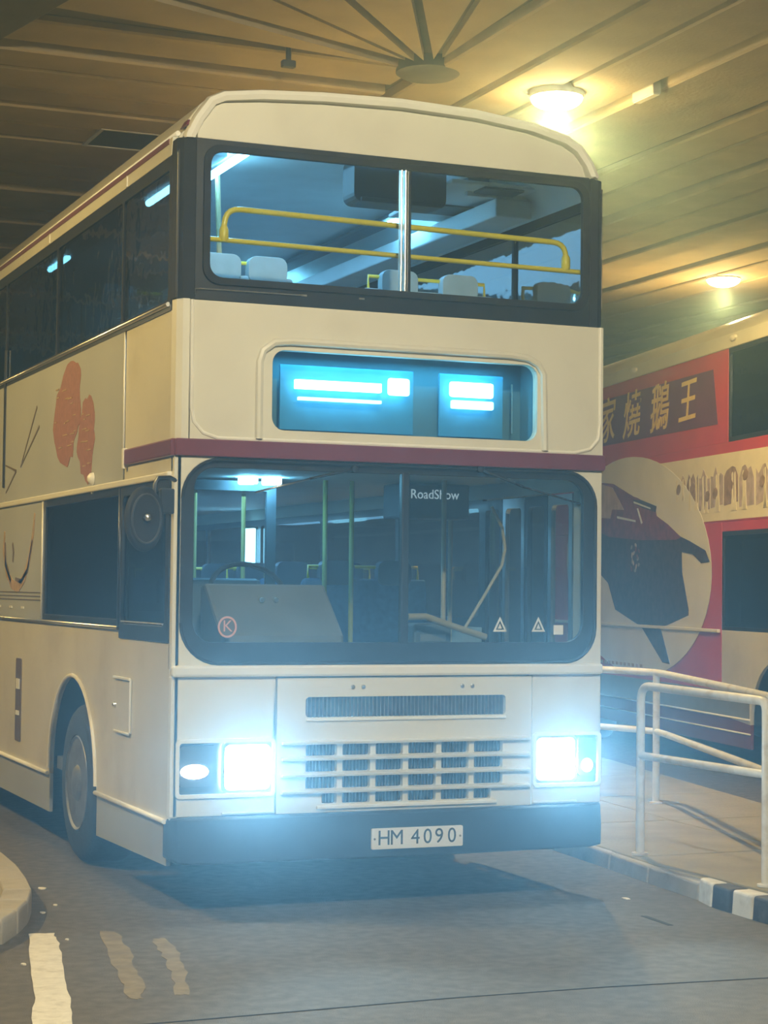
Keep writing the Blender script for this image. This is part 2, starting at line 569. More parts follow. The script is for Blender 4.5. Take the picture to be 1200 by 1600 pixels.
# ---- ceiling lamps
def ceiling_lamp(loc, label, power, r=0.2, col=SODIUM, shaded=True):
    e = tag(empty('ceiling_lamp', loc), label, 'lamp', 'round sodium lamps on the terminus roof')
    MB().lathe([(r * 1.04, 0.03), (r * 1.04, -0.03), (r * 1.0, -0.04)], 28, lambda a, b, h: (a, b, h)).build('lamp_housing', 'lamp_body', e)
    prof = [(r * math.cos(t), -0.04 - 0.09 * math.sin(t)) for t in [k * PI / 2 / 6 for k in range(6)]] + [(0.004, -0.13)]
    MB().lathe(prof, 28, lambda a, b, h: (a, b, h)).build('lamp_diffuser', 'e_sodium', e)
    point('lamp_light', (0, 0, -0.27), power * (0.05 if shaded else 1.0), col, 0.10, e)
    if not shaded:
        return e
    sp_l = bpy.data.lights.new('lamp_downlight', 'SPOT')      # the reflector throws most light downward
    sp_l.energy = power
    sp_l.color = col
    sp_l.spot_size = math.radians(168)
    sp_l.spot_blend = 0.35
    sp_l.shadow_soft_size = 0.07
    so_l = bpy.data.objects.new('lamp_downlight', sp_l)
    so_l.location = (0, 0, -0.20)
    COL.objects.link(so_l)
    so_l.parent = e
    return e


ceiling_lamp((3.97, 3.41, H), 'glaring round sodium lamp on the roof just right of the cream bus', LAMP_W * 2.0, 0.2)
ceiling_lamp((9.76, 10.16, H), 'small round sodium lamp on the roof far above the red bus', LAMP_W * 1.0, 0.2)
ceiling_lamp((-4.2, 2.2, H), 'round sodium lamp on the roof left of the cream bus, out of view', LAMP_W * 2.0, 0.2)
ceiling_lamp((-0.6, -6.0, H), 'round lamp on the roof ahead of the cream bus, out of view', LAMP_W * 3.3, 0.2, WARM, False)
ceiling_lamp((-4.6, 10.5, H), 'round sodium lamp on the roof far left behind the cream bus, out of view', LAMP_W * 1.6, 0.2)

# pale junction box screwed to the roof beside the glaring lamp
jb = tag(empty('junction_box', (4.56, 3.07, H)), 'small pale junction box on the roof right of the glaring lamp', 'box')
box('box_body', -0.035, 0.035, -0.16, 0.16, -0.06, 0.05, 'lamp_body', jb, 0.008)
box('box_cover', -0.028, 0.028, -0.15, 0.15, -0.066, -0.058, 'moulding', jb, 0.003)

# ---- passenger platform on the right
PZ = 0.10
edge = [(3.29, 12.0), (3.24, 6.0), (3.17, 1.5), (3.05, 0.38), (3.01, -0.33), (2.99, -0.58), (2.99, -1.2), (3.05, -3.0), (3.2, -6.0)]
far = [(5.35, -6.0), (5.30, 1.8), (6.25, 6.5), (7.25, 12.0)]
platform = MB().plate(edge + far, [], GR, -0.05, PZ - 0.025).build('platform', 'concrete')
tag(platform, 'raised concrete passenger platform between the two bus lanes', 'platform', kind='structure')


def xl(yy, line):
    for (xa, ya), (xb, yb) in zip(line[:-1], line[1:]):
        lo, hi = min(ya, yb), max(ya, yb)
        if lo <= yy <= hi:
            t = (yy - ya) / (yb - ya)
            return xa + (xb - xa) * t
    return line[-1][0]


ys = [-6.0, -4.6, -3.1, -1.2, 0.66, 2.2, 3.7, 5.2, 6.7, 8.2, 10.0, 12.0]
for k in range(len(ys) - 1):
    a, b = ys[k] + 0.008, ys[k + 1] - 0.008
    xs = [(xl(a, edge), xl(b, edge)), (xl(a, far), xl(b, far))]
    nsub = 2
    for s in range(nsub):
        f0, f1 = s / nsub, (s + 1) / nsub
        xa0 = xs[0][0] + (xs[1][0] - xs[0][0]) * f0 + 0.007
        xa1 = xs[0][0] + (xs[1][0] - xs[0][0]) * f1 - 0.007
        xb0 = xs[0][1] + (xs[1][1] - xs[0][1]) * f0 + 0.007
        xb1 = xs[0][1] + (xs[1][1] - xs[0][1]) * f1 - 0.007
        left = [(xl(yy, edge) + 0.007, yy) for yy in sorted([p[1] for p in edge if a < p[1] < b])] if s == 0 else []
        pts = [(xa1, a), (xb1, b), (xb0, b)] + left[::-1] + [(xa0, a)]
        MB().plate(pts, [], GR, PZ - 0.03, PZ + random.uniform(-0.003, 0.003)).build('paving_slab', 'concrete', platform, 0.006, 1)

# kerb stones along the lane edge, painted black and white at the near end
kline = [(3.16, 9.0), (3.10, 1.5), (2.98, 0.38), (2.925, -0.33), (2.865, -0.575), (2.85, -1.1), (2.88, -2.2), (3.05, -4.5), (3.2, -6.0)]


def kerb_piece(ya, yb, m, h0, h1, parent=platform):
    pa, pb = xl(ya, kline), xl(yb, kline)
    qa, qb = xl(ya, edge) - 0.004, xl(yb, edge) - 0.004
    v = [(pa, ya, -0.03), (qa, ya, -0.03), (qb, yb, -0.03), (pb, yb, -0.03),
         (pa + 0.012, ya, h0), (qa, ya, h0), (qb, yb, h1), (pb + 0.012, yb, h1)]
    return MB().add(v, [(0, 1, 2, 3), (4, 7, 6, 5), (0, 4, 5, 1), (1, 5, 6, 2), (2, 6, 7, 3), (3, 7, 4, 0)]).build('kerb_stone', m, parent, 0.016, 3)


yy = 8.8
while yy > 1.5:
    kerb_piece(yy, yy - 0.78, 'kerb', 0.10, 0.10)
    yy -= 0.79
for ya, yb in ((1.48, 0.86), (0.85, 0.30), (0.29, -0.34)):
    kerb_piece(ya, yb, 'kerb', 0.098, 0.098)
ks = [-0.35, -0.565, -0.775, -0.98, -1.19, -1.40, -1.62, -1.84, -2.06, -2.28, -2.5]
for k in range(len(ks) - 1):
    kerb_piece(ks[k], ks[k + 1] + 0.006, ('kerb_white', 'kerb_black')[k % 2], 0.125, 0.125)
kerb_piece(-2.51, -4.2, 'kerb', 0.12, 0.12)
kerb_piece(-4.21, -5.9, 'kerb', 0.12, 0.12)

# ---- traffic island at the left edge
isl_out = [(-0.50, 3.2), (-0.475, 1.9), (-0.50, 1.3), (-0.545, 0.85), (-0.60, 0.45), (-0.69, 0.12), (-0.80, -0.16), (-0.93, -0.42), (-1.12, -0.66), (-1.40, -0.85), (-1.8, -0.95), (-2.4, -1.0)]
isl_in = []
for k, p in enumerate(isl_out):
    a = Vector(isl_out[max(k - 1, 0)])
    b = Vector(isl_out[min(k + 1, len(isl_out) - 1)])
    t = (b - a).normalized()
    n_ = Vector((t.y, -t.x))
    isl_in.append((p[0] + n_.x * 0.15, p[1] + n_.y * 0.15))
island = MB().plate(isl_in + [(-2.4, 3.2)], [], GR, -0.05, 0.105).build('traffic_island', 'concrete')
tag(island, 'low rounded concrete traffic island left of the cream bus', 'island', kind='structure')
for k in range(0, len(isl_out) - 1):
    a, b, c, d = isl_out[k], isl_out[k + 1], isl_in[k + 1], isl_in[k]
    s = 0.985
    b = (a[0] + (b[0] - a[0]) * s, a[1] + (b[1] - a[1]) * s)
    c = (d[0] + (c[0] - d[0]) * s, d[1] + (c[1] - d[1]) * s)
    MB().plate([a, b, c, d], [], GR, -0.03, 0.12).build('kerb_stone', 'kerb', island, 0.02, 3)

# ---- litter on the road
for (x, y, s, lab) in ((-0.387, 1.184, 0.05, 'pale litter scrap on the asphalt beside the island, the one farthest back'),
                       (-0.442, 0.608, 0.03, 'tiny litter scrap on the asphalt beside the island, the rightmost before the marking'),
                       (-0.558, 0.393, 0.035, 'tiny litter scrap on the asphalt just above the white road marking'),
                       (-0.61, -0.394, 0.025, 'tiny litter scrap just right of the white road marking'),
                       (-0.93, -0.92, 0.03, 'tiny litter scrap just left of the white road marking'),
                       (2.563, -0.185, 0.045, 'pale litter scrap on the asphalt before the black and white kerb')):
    pts = [(x + s * random.uniform(0.3, 0.55) * math.cos(a), y + s * random.uniform(0.5, 0.9) * math.sin(a)) for a in [k * PI / 3 for k in range(6)]]
    o = MB().plate(pts, [], GR, 0.001, 0.006).build('paper_scrap', 'litter')
    tag(o, lab, 'litter', 'scraps of litter on the asphalt')


# ---- railings
def arc_corner(p_prev, p, p_next, r, n=5):
    p_prev, p, p_next = Vector(p_prev), Vector(p), Vector(p_next)
    a = (p_prev - p).normalized() * r + p
    b = (p_next - p).normalized() * r + p
    return [a * (1 - t) ** 2 + p * 2 * t * (1 - t) + b * t ** 2 for t in [k / n for k in range(n + 1)]]


near = tag(empty('railing', (3.18, 0.727, PZ)), 'near white tubular railing hoop with two posts beside the painted kerb', 'railing')
L = lambda p, base: tuple(Vector(p) - Vector(base))
nb = (3.18, 0.727, PZ)
A0, A1 = (3.18, 0.727, PZ), (3.18, 0.727, 1.125)
B1, B0 = (3.197, -0.602, 1.105), (3.197, -0.602, PZ)
pth = [A0] + arc_corner(A0, A1, B1, 0.10) + arc_corner(A1, B1, B0, 0.06) + [B0]
tube('hoop_tube', [L(p, nb) for p in pth], 0.026, 'rail_white', near, 12)
tube('mid_rail', [L((3.18, 0.727, 0.70), nb), L((3.197, -0.602, 0.705), nb)], 0.024, 'rail_white', near, 12)
for p in (A0, B0):
    MB().lathe([(0.05, 0), (0.05, 0.012), (0.03, 0.016)], 14, lambda a, b, h: (p[0] - nb[0] + a, p[1] - nb[1] + b, p[2] - nb[2] + h)).build('foot_flange', 'rail_white', near)

fb = (4.72, 3.17, PZ)
farr = tag(empty('railing', fb), 'far white tubular railing bending round in front of the red bus', 'railing')
ft = [(3.55, 12 - 4.0, 1.085), (4.30, 4.9, 1.085), (4.56, 3.80, 1.085), (4.70, 3.35, 1.085), (4.72, 3.15, 1.085), (4.66, 2.92, 1.085), (3.98, 0.95, 1.085), (3.66, 0.05, 1.085)]
fm = [(p[0] + 0.0, p[1], 0.64) for p in ft]
tube('top_rail', [L(p, fb) for p in ft], 0.027, 'rail_white', farr, 12)
tube('mid_rail', [L(p, fb) for p in fm], 0.025, 'rail_white', farr, 12)
for p in (ft[0], ft[1], ft[4], ft[7]):
    tube('post', [L((p[0], p[1], PZ), fb), L((p[0], p[1], 1.085), fb)], 0.027, 'rail_white', farr, 12)
    MB().lathe([(0.05, 0), (0.05, 0.012), (0.03, 0.016)], 14, lambda a, b, h: (p[0] - fb[0] + a, p[1] - fb[1] + b, h)).build('foot_flange', 'rail_white', farr)

# ================================================================== MAIN BUS
bus = tag(empty('double_decker_bus', (0, 0, 0)), 'cream double-decker bus with blazing headlamps and a lit blue destination box', 'bus')
W_, LEN = 2.5, 10.6


def crown(t):
    """roof outline half: returns list of (x,z) from left cant to right cant"""
    pts = [(0.0, 3.97), (0.035, 4.05), (0.085, 4.15), (0.16, 4.255), (0.24, 4.295), (0.45, 4.325), (0.80, 4.350), (1.25, 4.365),
           (1.70, 4.352), (2.05, 4.315), (2.27, 4.265), (2.36, 4.215), (2.43, 4.13), (2.47, 4.05), (2.5, 3.97)]
    return pts


roofline = crown(0)
# roof shell
MB_r = MB()
n = len(roofline)
ysec = [(0.10, 1.0), (0.2, 1.0), (LEN - 0.1, 1.0), (LEN, 0.93)]
vs_ = []
for (yy, s) in ysec:
    for (x, z) in roofline:
        vs_.append((1.25 + (x - 1.25) * s, yy, 3.97 + (z - 3.97) * s))
fs_ = []
for k in range(len(ysec) - 1):
    for q in range(n - 1):
        fs_.append((k * n + q, k * n + q + 1, (k + 1) * n + q + 1, (k + 1) * n + q))
MB_r.add(vs_, fs_, True)
roof = MB_r.build('roof', 'cream', bus)
sol = roof.modifiers.new('thick', 'SOLIDIFY')
sol.thickness = 0.03
# front dome: rim + head panel
path = [(x, 0.035, z) for (x, z) in [(0.07, 4.03)] + roofline[1:-1] + [(2.44, 4.03)]]
path[0] = (0.035, 0.035, 4.03)
path[-1] = (2.465, 0.035, 4.03)
rim_mb = MB()
# rim: swept rounded band of depth 0.12
prof = [(-0.055, 0.012), (-0.045, 0.035), (-0.01, 0.046), (0.07, 0.03), (0.08, -0.02), (-0.045, -0.012)]  # (y, outward)
cx0, cz0 = 1.25, 3.6
ring = []
for i_, (x, y_, z) in enumerate(path):
    a = Vector((path[max(i_ - 1, 0)][0], path[max(i_ - 1, 0)][2]))
    b = Vector((path[min(i_ + 1, len(path) - 1)][0], path[min(i_ + 1, len(path) - 1)][2]))
    t = (b - a).normalized()
    nn = Vector((-t.y, t.x))
    ring.append([(x + nn.x * (o - 0.04), 0.04 + d, z + nn.y * (o - 0.04)) for (d, o) in prof])
k = len(prof)
vv = [q for r_ in ring for q in r_]
ff = []
for i_ in range(len(ring) - 1):
    for q in range(k):
        q2 = (q + 1) % k
        ff.append((i_ * k + q, i_ * k + q2, (i_ + 1) * k + q2, (i_ + 1) * k + q))
ff += [tuple(range(k)), tuple((len(ring) - 1) * k + q for q in range(k))]
rim_mb.add(vv, ff, True)
rim_mb.build('roof_rim', 'moulding', bus)
inner = [(0.105, 4.035), (0.105, 4.10), (0.125, 4.16), (0.165, 4.205), (0.225, 4.235), (0.45, 4.262), (0.80, 4.287), (1.25, 4.300), (1.70, 4.288), (2.03, 4.255),
         (2.24, 4.207), (2.32, 4.165), (2.375, 4.10), (2.395, 4.035)]
plate('head_panel', inner, [], FR, 0.02, 0.06, 'cream', bus, 0.008)
plate('head_panel_recess', [(0.03, 4.03)] + [(x, z - 0.03) for (x, z) in roofline[2:-2]] + [(2.47, 4.03)], [], FR, 0.05, 0.09, 'cream_side', bus)

# upper window surround (black), glass, divider
UW = rr(0.15, 2.40, 3.285, 4.00, 0.085)
UWi = rr(0.178, 2.372, 3.312, 3.975, 0.07)
plate('upper_window_surround', [(0.0, 3.19), (2.5, 3.19), (2.5, 3.95), (2.47, 4.04), (0.03, 4.04), (0.0, 3.95)], [UW], FR, 0.02, 0.09, 'black', bus, 0.006)
plate('upper_window_gasket', rr(0.14, 2.41, 3.275, 4.01, 0.09), [UWi], FR, 0.005, 0.035, 'rubber', bus, 0.008)
ug = plate('upper_window_pane', rr(0.165, 1.282, 3.30, 3.985, (0.07, 0.005, 0.005, 0.07)), [], FR, 0.040, 0.046, 'g_upper', bus)
ug2 = plate('upper_window_pane', rr(1.292, 2.385, 3.30, 3.985, (0.005, 0.07, 0.07, 0.005)), [], FR, 0.040, 0.046, 'g_upper', bus)
for x0, x1 in ((1.258, 1.269), (1.281, 1.299)):
    box('window_divider_strip', x0, x1, 0.012, 0.05, 3.305, 3.985, 'alu', bus, 0.004)
box('window_divider_post', 1.300, 1.322, 0.02, 0.07, 3.30, 3.985, 'black', bus, 0.004)
# small aluminium plates along the black sill
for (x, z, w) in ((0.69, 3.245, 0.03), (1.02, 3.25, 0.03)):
    box('sill_alu_plate', x, x + w, 0.014, 0.022, z, z + 0.010, 'alu', bus)
tube('sill_bead', [(0.10, 0.016, 3.215), (0.10, 0.012, 3.243), (0.13, 0.012, 3.247), (0.7, 0.012, 3.25)], 0.004, 'alu', bus, 6)

# destination panel
DG = rr(0.525, 2.085, 2.525, 2.950, 0.07)
plate('destination_panel', [(0.078, 2.46), (2.5, 2.46), (2.5, 3.185), (0.078, 3.185)], [DG], FR, -0.005, 0.05, 'cream', bus)
# moulded bead round the panel and lip round the destination glass
tube('panel_bead', [(0.082, -0.004, 3.185), (0.086, -0.004, 2.62), (0.10, -0.004, 2.55), (0.15, -0.004, 2.495), (0.23, -0.004, 2.470), (0.6, -0.004, 2.470), (2.32, -0.004, 2.470),
                    (2.42, -0.004, 2.495), (2.47, -0.004, 2.55), (2.482, -0.004, 2.64), (2.482, -0.004, 3.185)], 0.011, 'moulding', bus, 8)
tube('destination_lip', [(0.452, -0.012, 2.475), (0.452, -0.012, 2.88), (0.47, -0.014, 2.94), (0.53, -0.016, 2.985), (0.62, -0.018, 2.995), (1.9, -0.018, 2.995), (2.02, -0.016, 2.985), (2.085, -0.014, 2.955), (2.12, -0.012, 2.90), (2.13, -0.012, 2.475)],
     0.021, 'cream', bus, 8)
# destination box behind the glass
box('destination_box_back', 0.45, 2.15, 0.30, 0.32, 2.48, 3.0, 'blind', bus)
for z0, z1 in ((2.48, 2.5), (2.985, 3.0)):
    box('destination_box_shelf', 0.45, 2.15, 0.05, 0.30, z0, z1, 'blind', bus)
for x0, x1 in ((0.45, 0.47), (2.13, 2.15)):
    box('destination_box_cheek', x0, x1, 0.05, 0.30, 2.5, 2.985, 'blind', bus)
bl = box('destination_blind', 0.64, 1.42, 0.20, 0.215, 2.55, 2.90, 'blind_pale', bus)
box('lit_strip', 0.70, 1.20, 0.120, 0.150, 2.765, 2.815, 'e_blind', bl, 0.004)
box('lit_strip', 1.24, 1.37, 0.120, 0.150, 2.755, 2.850, 'e_blind', bl, 0.02)
box('lit_strip', 0.72, 1.20, 0.120, 0.150, 2.705, 2.722, 'e_tube2', bl, 0.002)
bl2 = box('route_blind', 1.58, 1.97, 0.20, 0.215, 2.55, 2.90, 'blind_pale', bus)
box('lit_strip', 1.61, 1.88, 0.120, 0.150, 2.765, 2.850, 'e_blind', bl2, 0.02)
box('lit_strip', 1.62, 1.88, 0.120, 0.150, 2.700, 2.748, 'e_tube2', bl2, 0.01)
box('blind_edge_strip', 2.02, 2.028, 0.19, 0.2, 2.58, 2.86, 'alu', bus)
plate('destination_glass', rr(0.52, 2.09, 2.52, 2.955, 0.07), [], FR, 0.018, 0.024, 'g_clear', bus)
area('destination_light', (1.28, 0.17, 2.955), 1.4, 0.06, 5.0, (0.12, 0.66, 1.0), (0, 0, 0), bus)

# maroon band
MB().plate([(0.0, 2.372), (2.5, 2.372), (2.51, 2.385), (2.51, 2.455), (2.5, 2.462), (0.0, 2.462)], [], FR, -0.025, 0.06, ).build('maroon_band', 'maroon', bus, 0.01)
MB().plate([(0.0, 2.372), (0.95, 2.372), (0.95, 2.462), (0.0, 2.462)], [], SD, -0.022, 0.02).build('maroon_side_band', 'maroon', bus, 0.01)
box('band_end_cap', -0.028, 0.0, 0.93, 0.965, 2.352, 2.468, 'moulding', bus, 0.006)

# lower windscreen surround
WS_o = [(0.0, 1.27), (2.5, 1.27), (2.5, 2.375), (0.0, 2.375)]
WS = rr(0.038, 2.470, 1.292, 2.378 - 0.008, (0.22, 0.20, 0.20, 0.22), 8)
plate('windscreen_surround', WS_o, [WS], FR, 0.0, 0.06, 'cream', bus, 0.005)
WSi = rr(0.115, 2.395, 1.410, 2.318, 0.11, 8)
plate('windscreen_mask', rr(0.036, 2.472, 1.290, 2.372, (0.22, 0.20, 0.20, 0.22), 8), [WSi], FR, 0.018, 0.05, 'black', bus, 0.008)
tube('windscreen_bead', [(x, 0.004, z) for x, z in rr(0.046, 2.462, 1.300, 2.362, (0.21, 0.19, 0.19, 0.21), 8)] , 0.010, 'rubber', bus, 6)
plate('windscreen_pane', rr(0.10, 1.288, 1.40, 2.33, (0.11, 0.01, 0.01, 0.11), 8), [], FR, 0.034, 0.040, 'g_screen', bus)
plate('windscreen_pane', rr(1.322, 2.41, 1.40, 2.33, (0.01, 0.11, 0.11, 0.01), 8), [], FR, 0.034, 0.040, 'g_screen', bus)
box('windscreen_divider', 1.283, 1.327, 0.015, 0.06, 1.40, 2.33, 'black', bus, 0.006)

# wipers
def wiper(p0, p1, p2, name='wiper'):
    w = tube(name, [p0, p1], 0.008, 'rubber', bus, 6)
    MB().tube([p1, p2], 0.006, 6).build('wiper_blade', 'alu' if p0[0] < 1.2 else 'rubber', w)
    MB().lathe([(0.02, 0.0), (0.02, 0.03), (0.012, 0.035)], 10, lambda a, b, h: (p0[0] + a, -h + 0.02, p0[2] + b)).build('wiper_pivot', 'rubber', w)


wiper((1.00, 0.0, 2.335), (0.74, -0.01, 2.275), (0.44, -0.008, 2.195))
wiper((1.74, 0.0, 2.36), (2.0, -0.01, 2.27), (2.36, -0.008, 2.185))

# ridge moulding under the windscreen
MB().plate([(0.0, 1.232), (2.5, 1.232), (2.5, 1.292), (0.0, 1.292)], [], FR, -0.03, 0.02).build('waist_moulding', 'moulding', bus, 0.014)

# lower front panels
LBOX = rr(0.035, 0.560, 0.618, 0.905, 0.02)
RBOX = rr(2.080, 2.490, 0.618, 0.905, 0.02)
plate('front_corner_panel', rect(0.0, 0.569, 0.515, 1.234), [LBOX], FR, 0.0, 0.05, 'cream', bus, 0.005)
plate('front_corner_panel', rect(2.071, 2.5, 0.515, 1.234), [RBOX], FR, 0.0, 0.05, 'cream', bus, 0.005)
VENT = rr(0.735, 1.905, 1.015, 1.122, 0.02)
cols = [0.930, 1.120, 1.310, 1.505, 1.700]
rows = [(0.812, 0.872), (0.728, 0.788), (0.640, 0.702), (0.560, 0.616)]
holes = [VENT]
for r_i, (z0, z1) in enumerate(rows):
    xe = [0.722] + cols + [1.905] if r_i < 3 else [0.815] + cols + [1.835]
    for a, b in zip(xe[:-1], xe[1:]):
        holes.append(rr(a + 0.016, b - 0.016, z0, z1, 0.008, 2))
gp = plate('front_access_panel', rect(0.576, 2.064, 0.515, 1.226), holes, FR, -0.004, 0.035, 'cream', bus, 0.006)
box('grille_backing', 0.60, 2.04, 0.05, 0.06, 0.53, 0.90, 'grille_back', bus)
box('vent_backing', 0.70, 1.94, 0.05, 0.06, 1.0, 1.14, 'grille_back', bus)
sl = MB()
x = 0.745
while x < 1.90:
    sl.box(x, x + 0.006, 0.006, 0.045, 1.015, 1.122)
    x += 0.022
tag(sl.build('vent_slats', 'steel', bus), kind='stuff')
sl = MB()
x = 0.73
while x < 1.90:
    sl.box(x, x + 0.004, 0.028, 0.045, 0.545, 0.89)
    x += 0.019
tag(sl.build('grille_mesh', 'steel', bus), kind='stuff')
# grille louvre ledges: horizontal ribs proud of the panel
for z in (0.885, 0.800, 0.715, 0.628):
    MB().plate([(z - 0.013, -0.004), (z + 0.012, -0.004), (z + 0.004, -0.034), (z - 0.010, -0.030)], [], lambda a, b, d: (d, b, a), 0.60, 2.045).build('grille_louvre', 'cream', bus, 0.003)
MB().plate([(0.735, 0.995), (1.905, 0.995), (1.905, 1.010), (0.735, 1.010)], [], FR, -0.014, 0.0).build('vent_sill', 'moulding', bus, 0.004)
MB().plate([(0.80, 0.533), (1.85, 0.533), (1.85, 0.552), (0.80, 0.552)], [], FR, -0.018, 0.0).build('grille_sill', 'moulding', bus, 0.004)
for x in (1.00, 1.64):
    for dx in (0, 0.06):
        MB().lathe([(0.011, 0), (0.011, 0.008), (0.006, 0.012)], 10, lambda a, b, h: (x + dx * 1.0 + a, -0.004 - h, 1.175 + b)).build('panel_screw', 'alu', bus)

# headlamp clusters
for side, (x0, x1, hx0, hx1, ix0, ix1, slx, slz) in enumerate(((0.035, 0.560, 0.285, 0.550, 0.055, 0.255, 0.135, 0.745), (2.080, 2.490, 2.090, 2.345, 2.365, 2.480, 2.420, 0.724))):
    cl = box('headlamp_cluster', x0 + 0.002, x1 - 0.002, 0.035, 0.15, 0.62, 0.903, 'grey_dark', bus)
    MB().plate(rr(x0 - 0.008, x1 + 0.008, 0.610, 0.913, 0.026), [rr(x0 + 0.012, x1 - 0.012, 0.630, 0.893, 0.016)], FR, -0.014, 0.01).build('cluster_bezel', 'moulding', cl, 0.004)
    MB().plate(rr(hx0, hx1, 0.640, 0.888, 0.035), [], FR, 0.002, 0.034).build('headlamp_lens', 'e_head', cl, 0.012)
    MB().plate(rr(hx0 - 0.006, hx1 + 0.004, 0.634, 0.894, 0.03), [rr(hx0 + 0.008, hx1 - 0.010, 0.648, 0.880, 0.03)], FR, -0.006, 0.02).build('headlamp_bezel', 'alu', cl, 0.003)
    MB().plate(rr(ix0, ix1, 0.665, 0.880, 0.02), [], FR, 0.012, 0.034).build('indicator_lens', 'grey_dark', cl, 0.006)
    MB().lathe([(0.040, 0.0), (0.038, 0.012), (0.02, 0.022), (0.004, 0.025)], 16, lambda a, b, h: (slx + a * (1.9 if side == 0 else 0.85), 0.012 - h, slz + b * 0.95)).build('sidelamp', 'e_side', cl)
    sp = bpy.data.lights.new('headlamp_beam', 'SPOT')
    sp.energy = HEAD_W
    sp.color = HEAD
    sp.spot_size = math.radians(84)
    sp.spot_blend = 0.6
    sp.shadow_soft_size = 0.09
    so = bpy.data.objects.new('headlamp_beam', sp)
    so.location = ((hx0 + hx1) / 2, -0.10, 0.765)
    so.rotation_euler = (math.radians(99), 0, PI)
    COL.objects.link(so)
    so.parent = bus
    # lip under the cluster
    box('cluster_lower_panel', (x0 + x1) / 2 - 0.02 if side == 0 else x0 - 0.005, x1 + 0.005 if side == 0 else (x0 + x1) / 2 + 0.06, -0.012, 0.01, 0.523, 0.535, 'moulding', bus, 0.003)

# bumper and number plate
bp = []
for (x, z0, z1, yf) in ((0.0, 0.30, 0.512, 0.02), (0.03, 0.285, 0.514, -0.045), (0.10, 0.278, 0.515, -0.072), (1.25, 0.272, 0.515, -0.085), (2.40, 0.278, 0.515, -0.072), (2.48, 0.285, 0.514, -0.045), (2.51, 0.30, 0.512, 0.02)):
    bp.append([(x, yf, z0), (x, yf - 0.004, (z0 + z1) / 2), (x, yf + 0.008, z1), (x, 0.12, z1), (x, 0.12, z0)])
vv = [q for r_ in bp for q in r_]
ff = []
for i_ in range(len(bp) - 1):
    for q in range(5):
        q2 = (q + 1) % 5
        ff.append((i_ * 5 + q, i_ * 5 + q2, (i_ + 1) * 5 + q2, (i_ + 1) * 5 + q))
ff += [tuple(range(5)), tuple((len(bp) - 1) * 5 + q for q in range(5))]
MB().add(vv, ff, True).build('front_bumper', 'bumper', bus, 0.012, 3)
np_ = plate('number_plate', rr(1.077, 1.607, 0.322, 0.432, 0.008, 3), [], FR, -0.103, -0.090, 'plate', bus, 0.002)
for ch, x in (('H', 1.148), ('M', 1.221), ('4', 1.329), ('0', 1.400), ('9', 1.467), ('0', 1.542)):
    text_mesh('plate_character', ch, 0.112, 'ink', np_, (x, -0.1035, 0.378), (0.96, 0, 0), (0, 0, 1.0), 0.001)
for x in (1.094, 1.590):
    MB().lathe([(0.006, 0), (0.006, 0.004)], 8, lambda a, b, h: (x + a, -0.103 - h, 0.377 + b)).build('plate_screw', 'steel', np_)

# windscreen stickers
st = MB().plate(ell(0.307, 1.49, 0.052, 0.056, 24), [ell(0.307, 1.49, 0.042, 0.046, 24)], FR, 0.028, 0.032).build('round_sticker', 'sticker_pink', bus)
tag(st, 'round red ring sticker with a letter K')
plate('sticker_disc', ell(0.307, 1.49, 0.0415, 0.0455, 24), [], FR, 0.030, 0.033, 'lining_dark', st)
text_mesh('sticker_lettering', 'K', 0.085, 'sticker_pink', st, (0.308, 0.0285, 1.492), (1, 0, 0), (0, 0, 1), 0.001)
for cx in (1.883, 2.12):
    s_ = MB().plate([(cx - 0.042, 1.468), (cx + 0.042, 1.468), (cx, 1.55)], [[(cx - 0.026, 1.478), (cx + 0.026, 1.478), (cx, 1.53)]], FR, 0.029, 0.033).build('triangle_sticker', 'sticker', bus)
    MB().plate([(cx - 0.012, 1.484), (cx + 0.012, 1.484), (cx, 1.512)], [], FR, 0.029, 0.033).build('triangle_mark', 'sticker', s_)
plate('permit_sticker', rect(2.215, 2.275, 1.452, 1.505), [], FR, 0.029, 0.033, 'sticker', bus)

# ---- offside (image left) flank
# corner pillar, upper deck
MB().plate([(0.0, 0.09), (0.008, 0.03), (0.035, 0.002), (0.074, 0.0), (0.074, 0.05), (0.04, 0.09)], [], GR, 2.455, 3.19).build('upper_corner_post', 'cream', bus, 0.004)
MB().plate([(-0.004, 0.14), (-0.002, 0.03), (0.03, 0.004), (0.10, 0.006), (0.10, 0.06), (0.05, 0.14)], [], GR, 3.188, 4.03).build('upper_window_corner_post', 'rubber', bus, 0.006)
MB().plate([(2.504, 0.14), (2.502, 0.03), (2.47, 0.012), (2.42, 0.014), (2.42, 0.06), (2.45, 0.14)], [], GR, 3.188, 4.03).build('upper_window_corner_post', 'rubber', bus, 0.006)
tube('corner_bright_strip', [(2.503, 0.03, 3.3), (2.503, 0.03, 3.98)], 0.005, 'alu', bus, 6)
MB().plate([(0.0, 0.06), (0.004, 0.015), (0.02, 0.0), (0.04, 0.0), (0.04, 0.06)], [], GR, 0.5, 2.375).build('front_corner_post', 'cream', bus, 0.004)

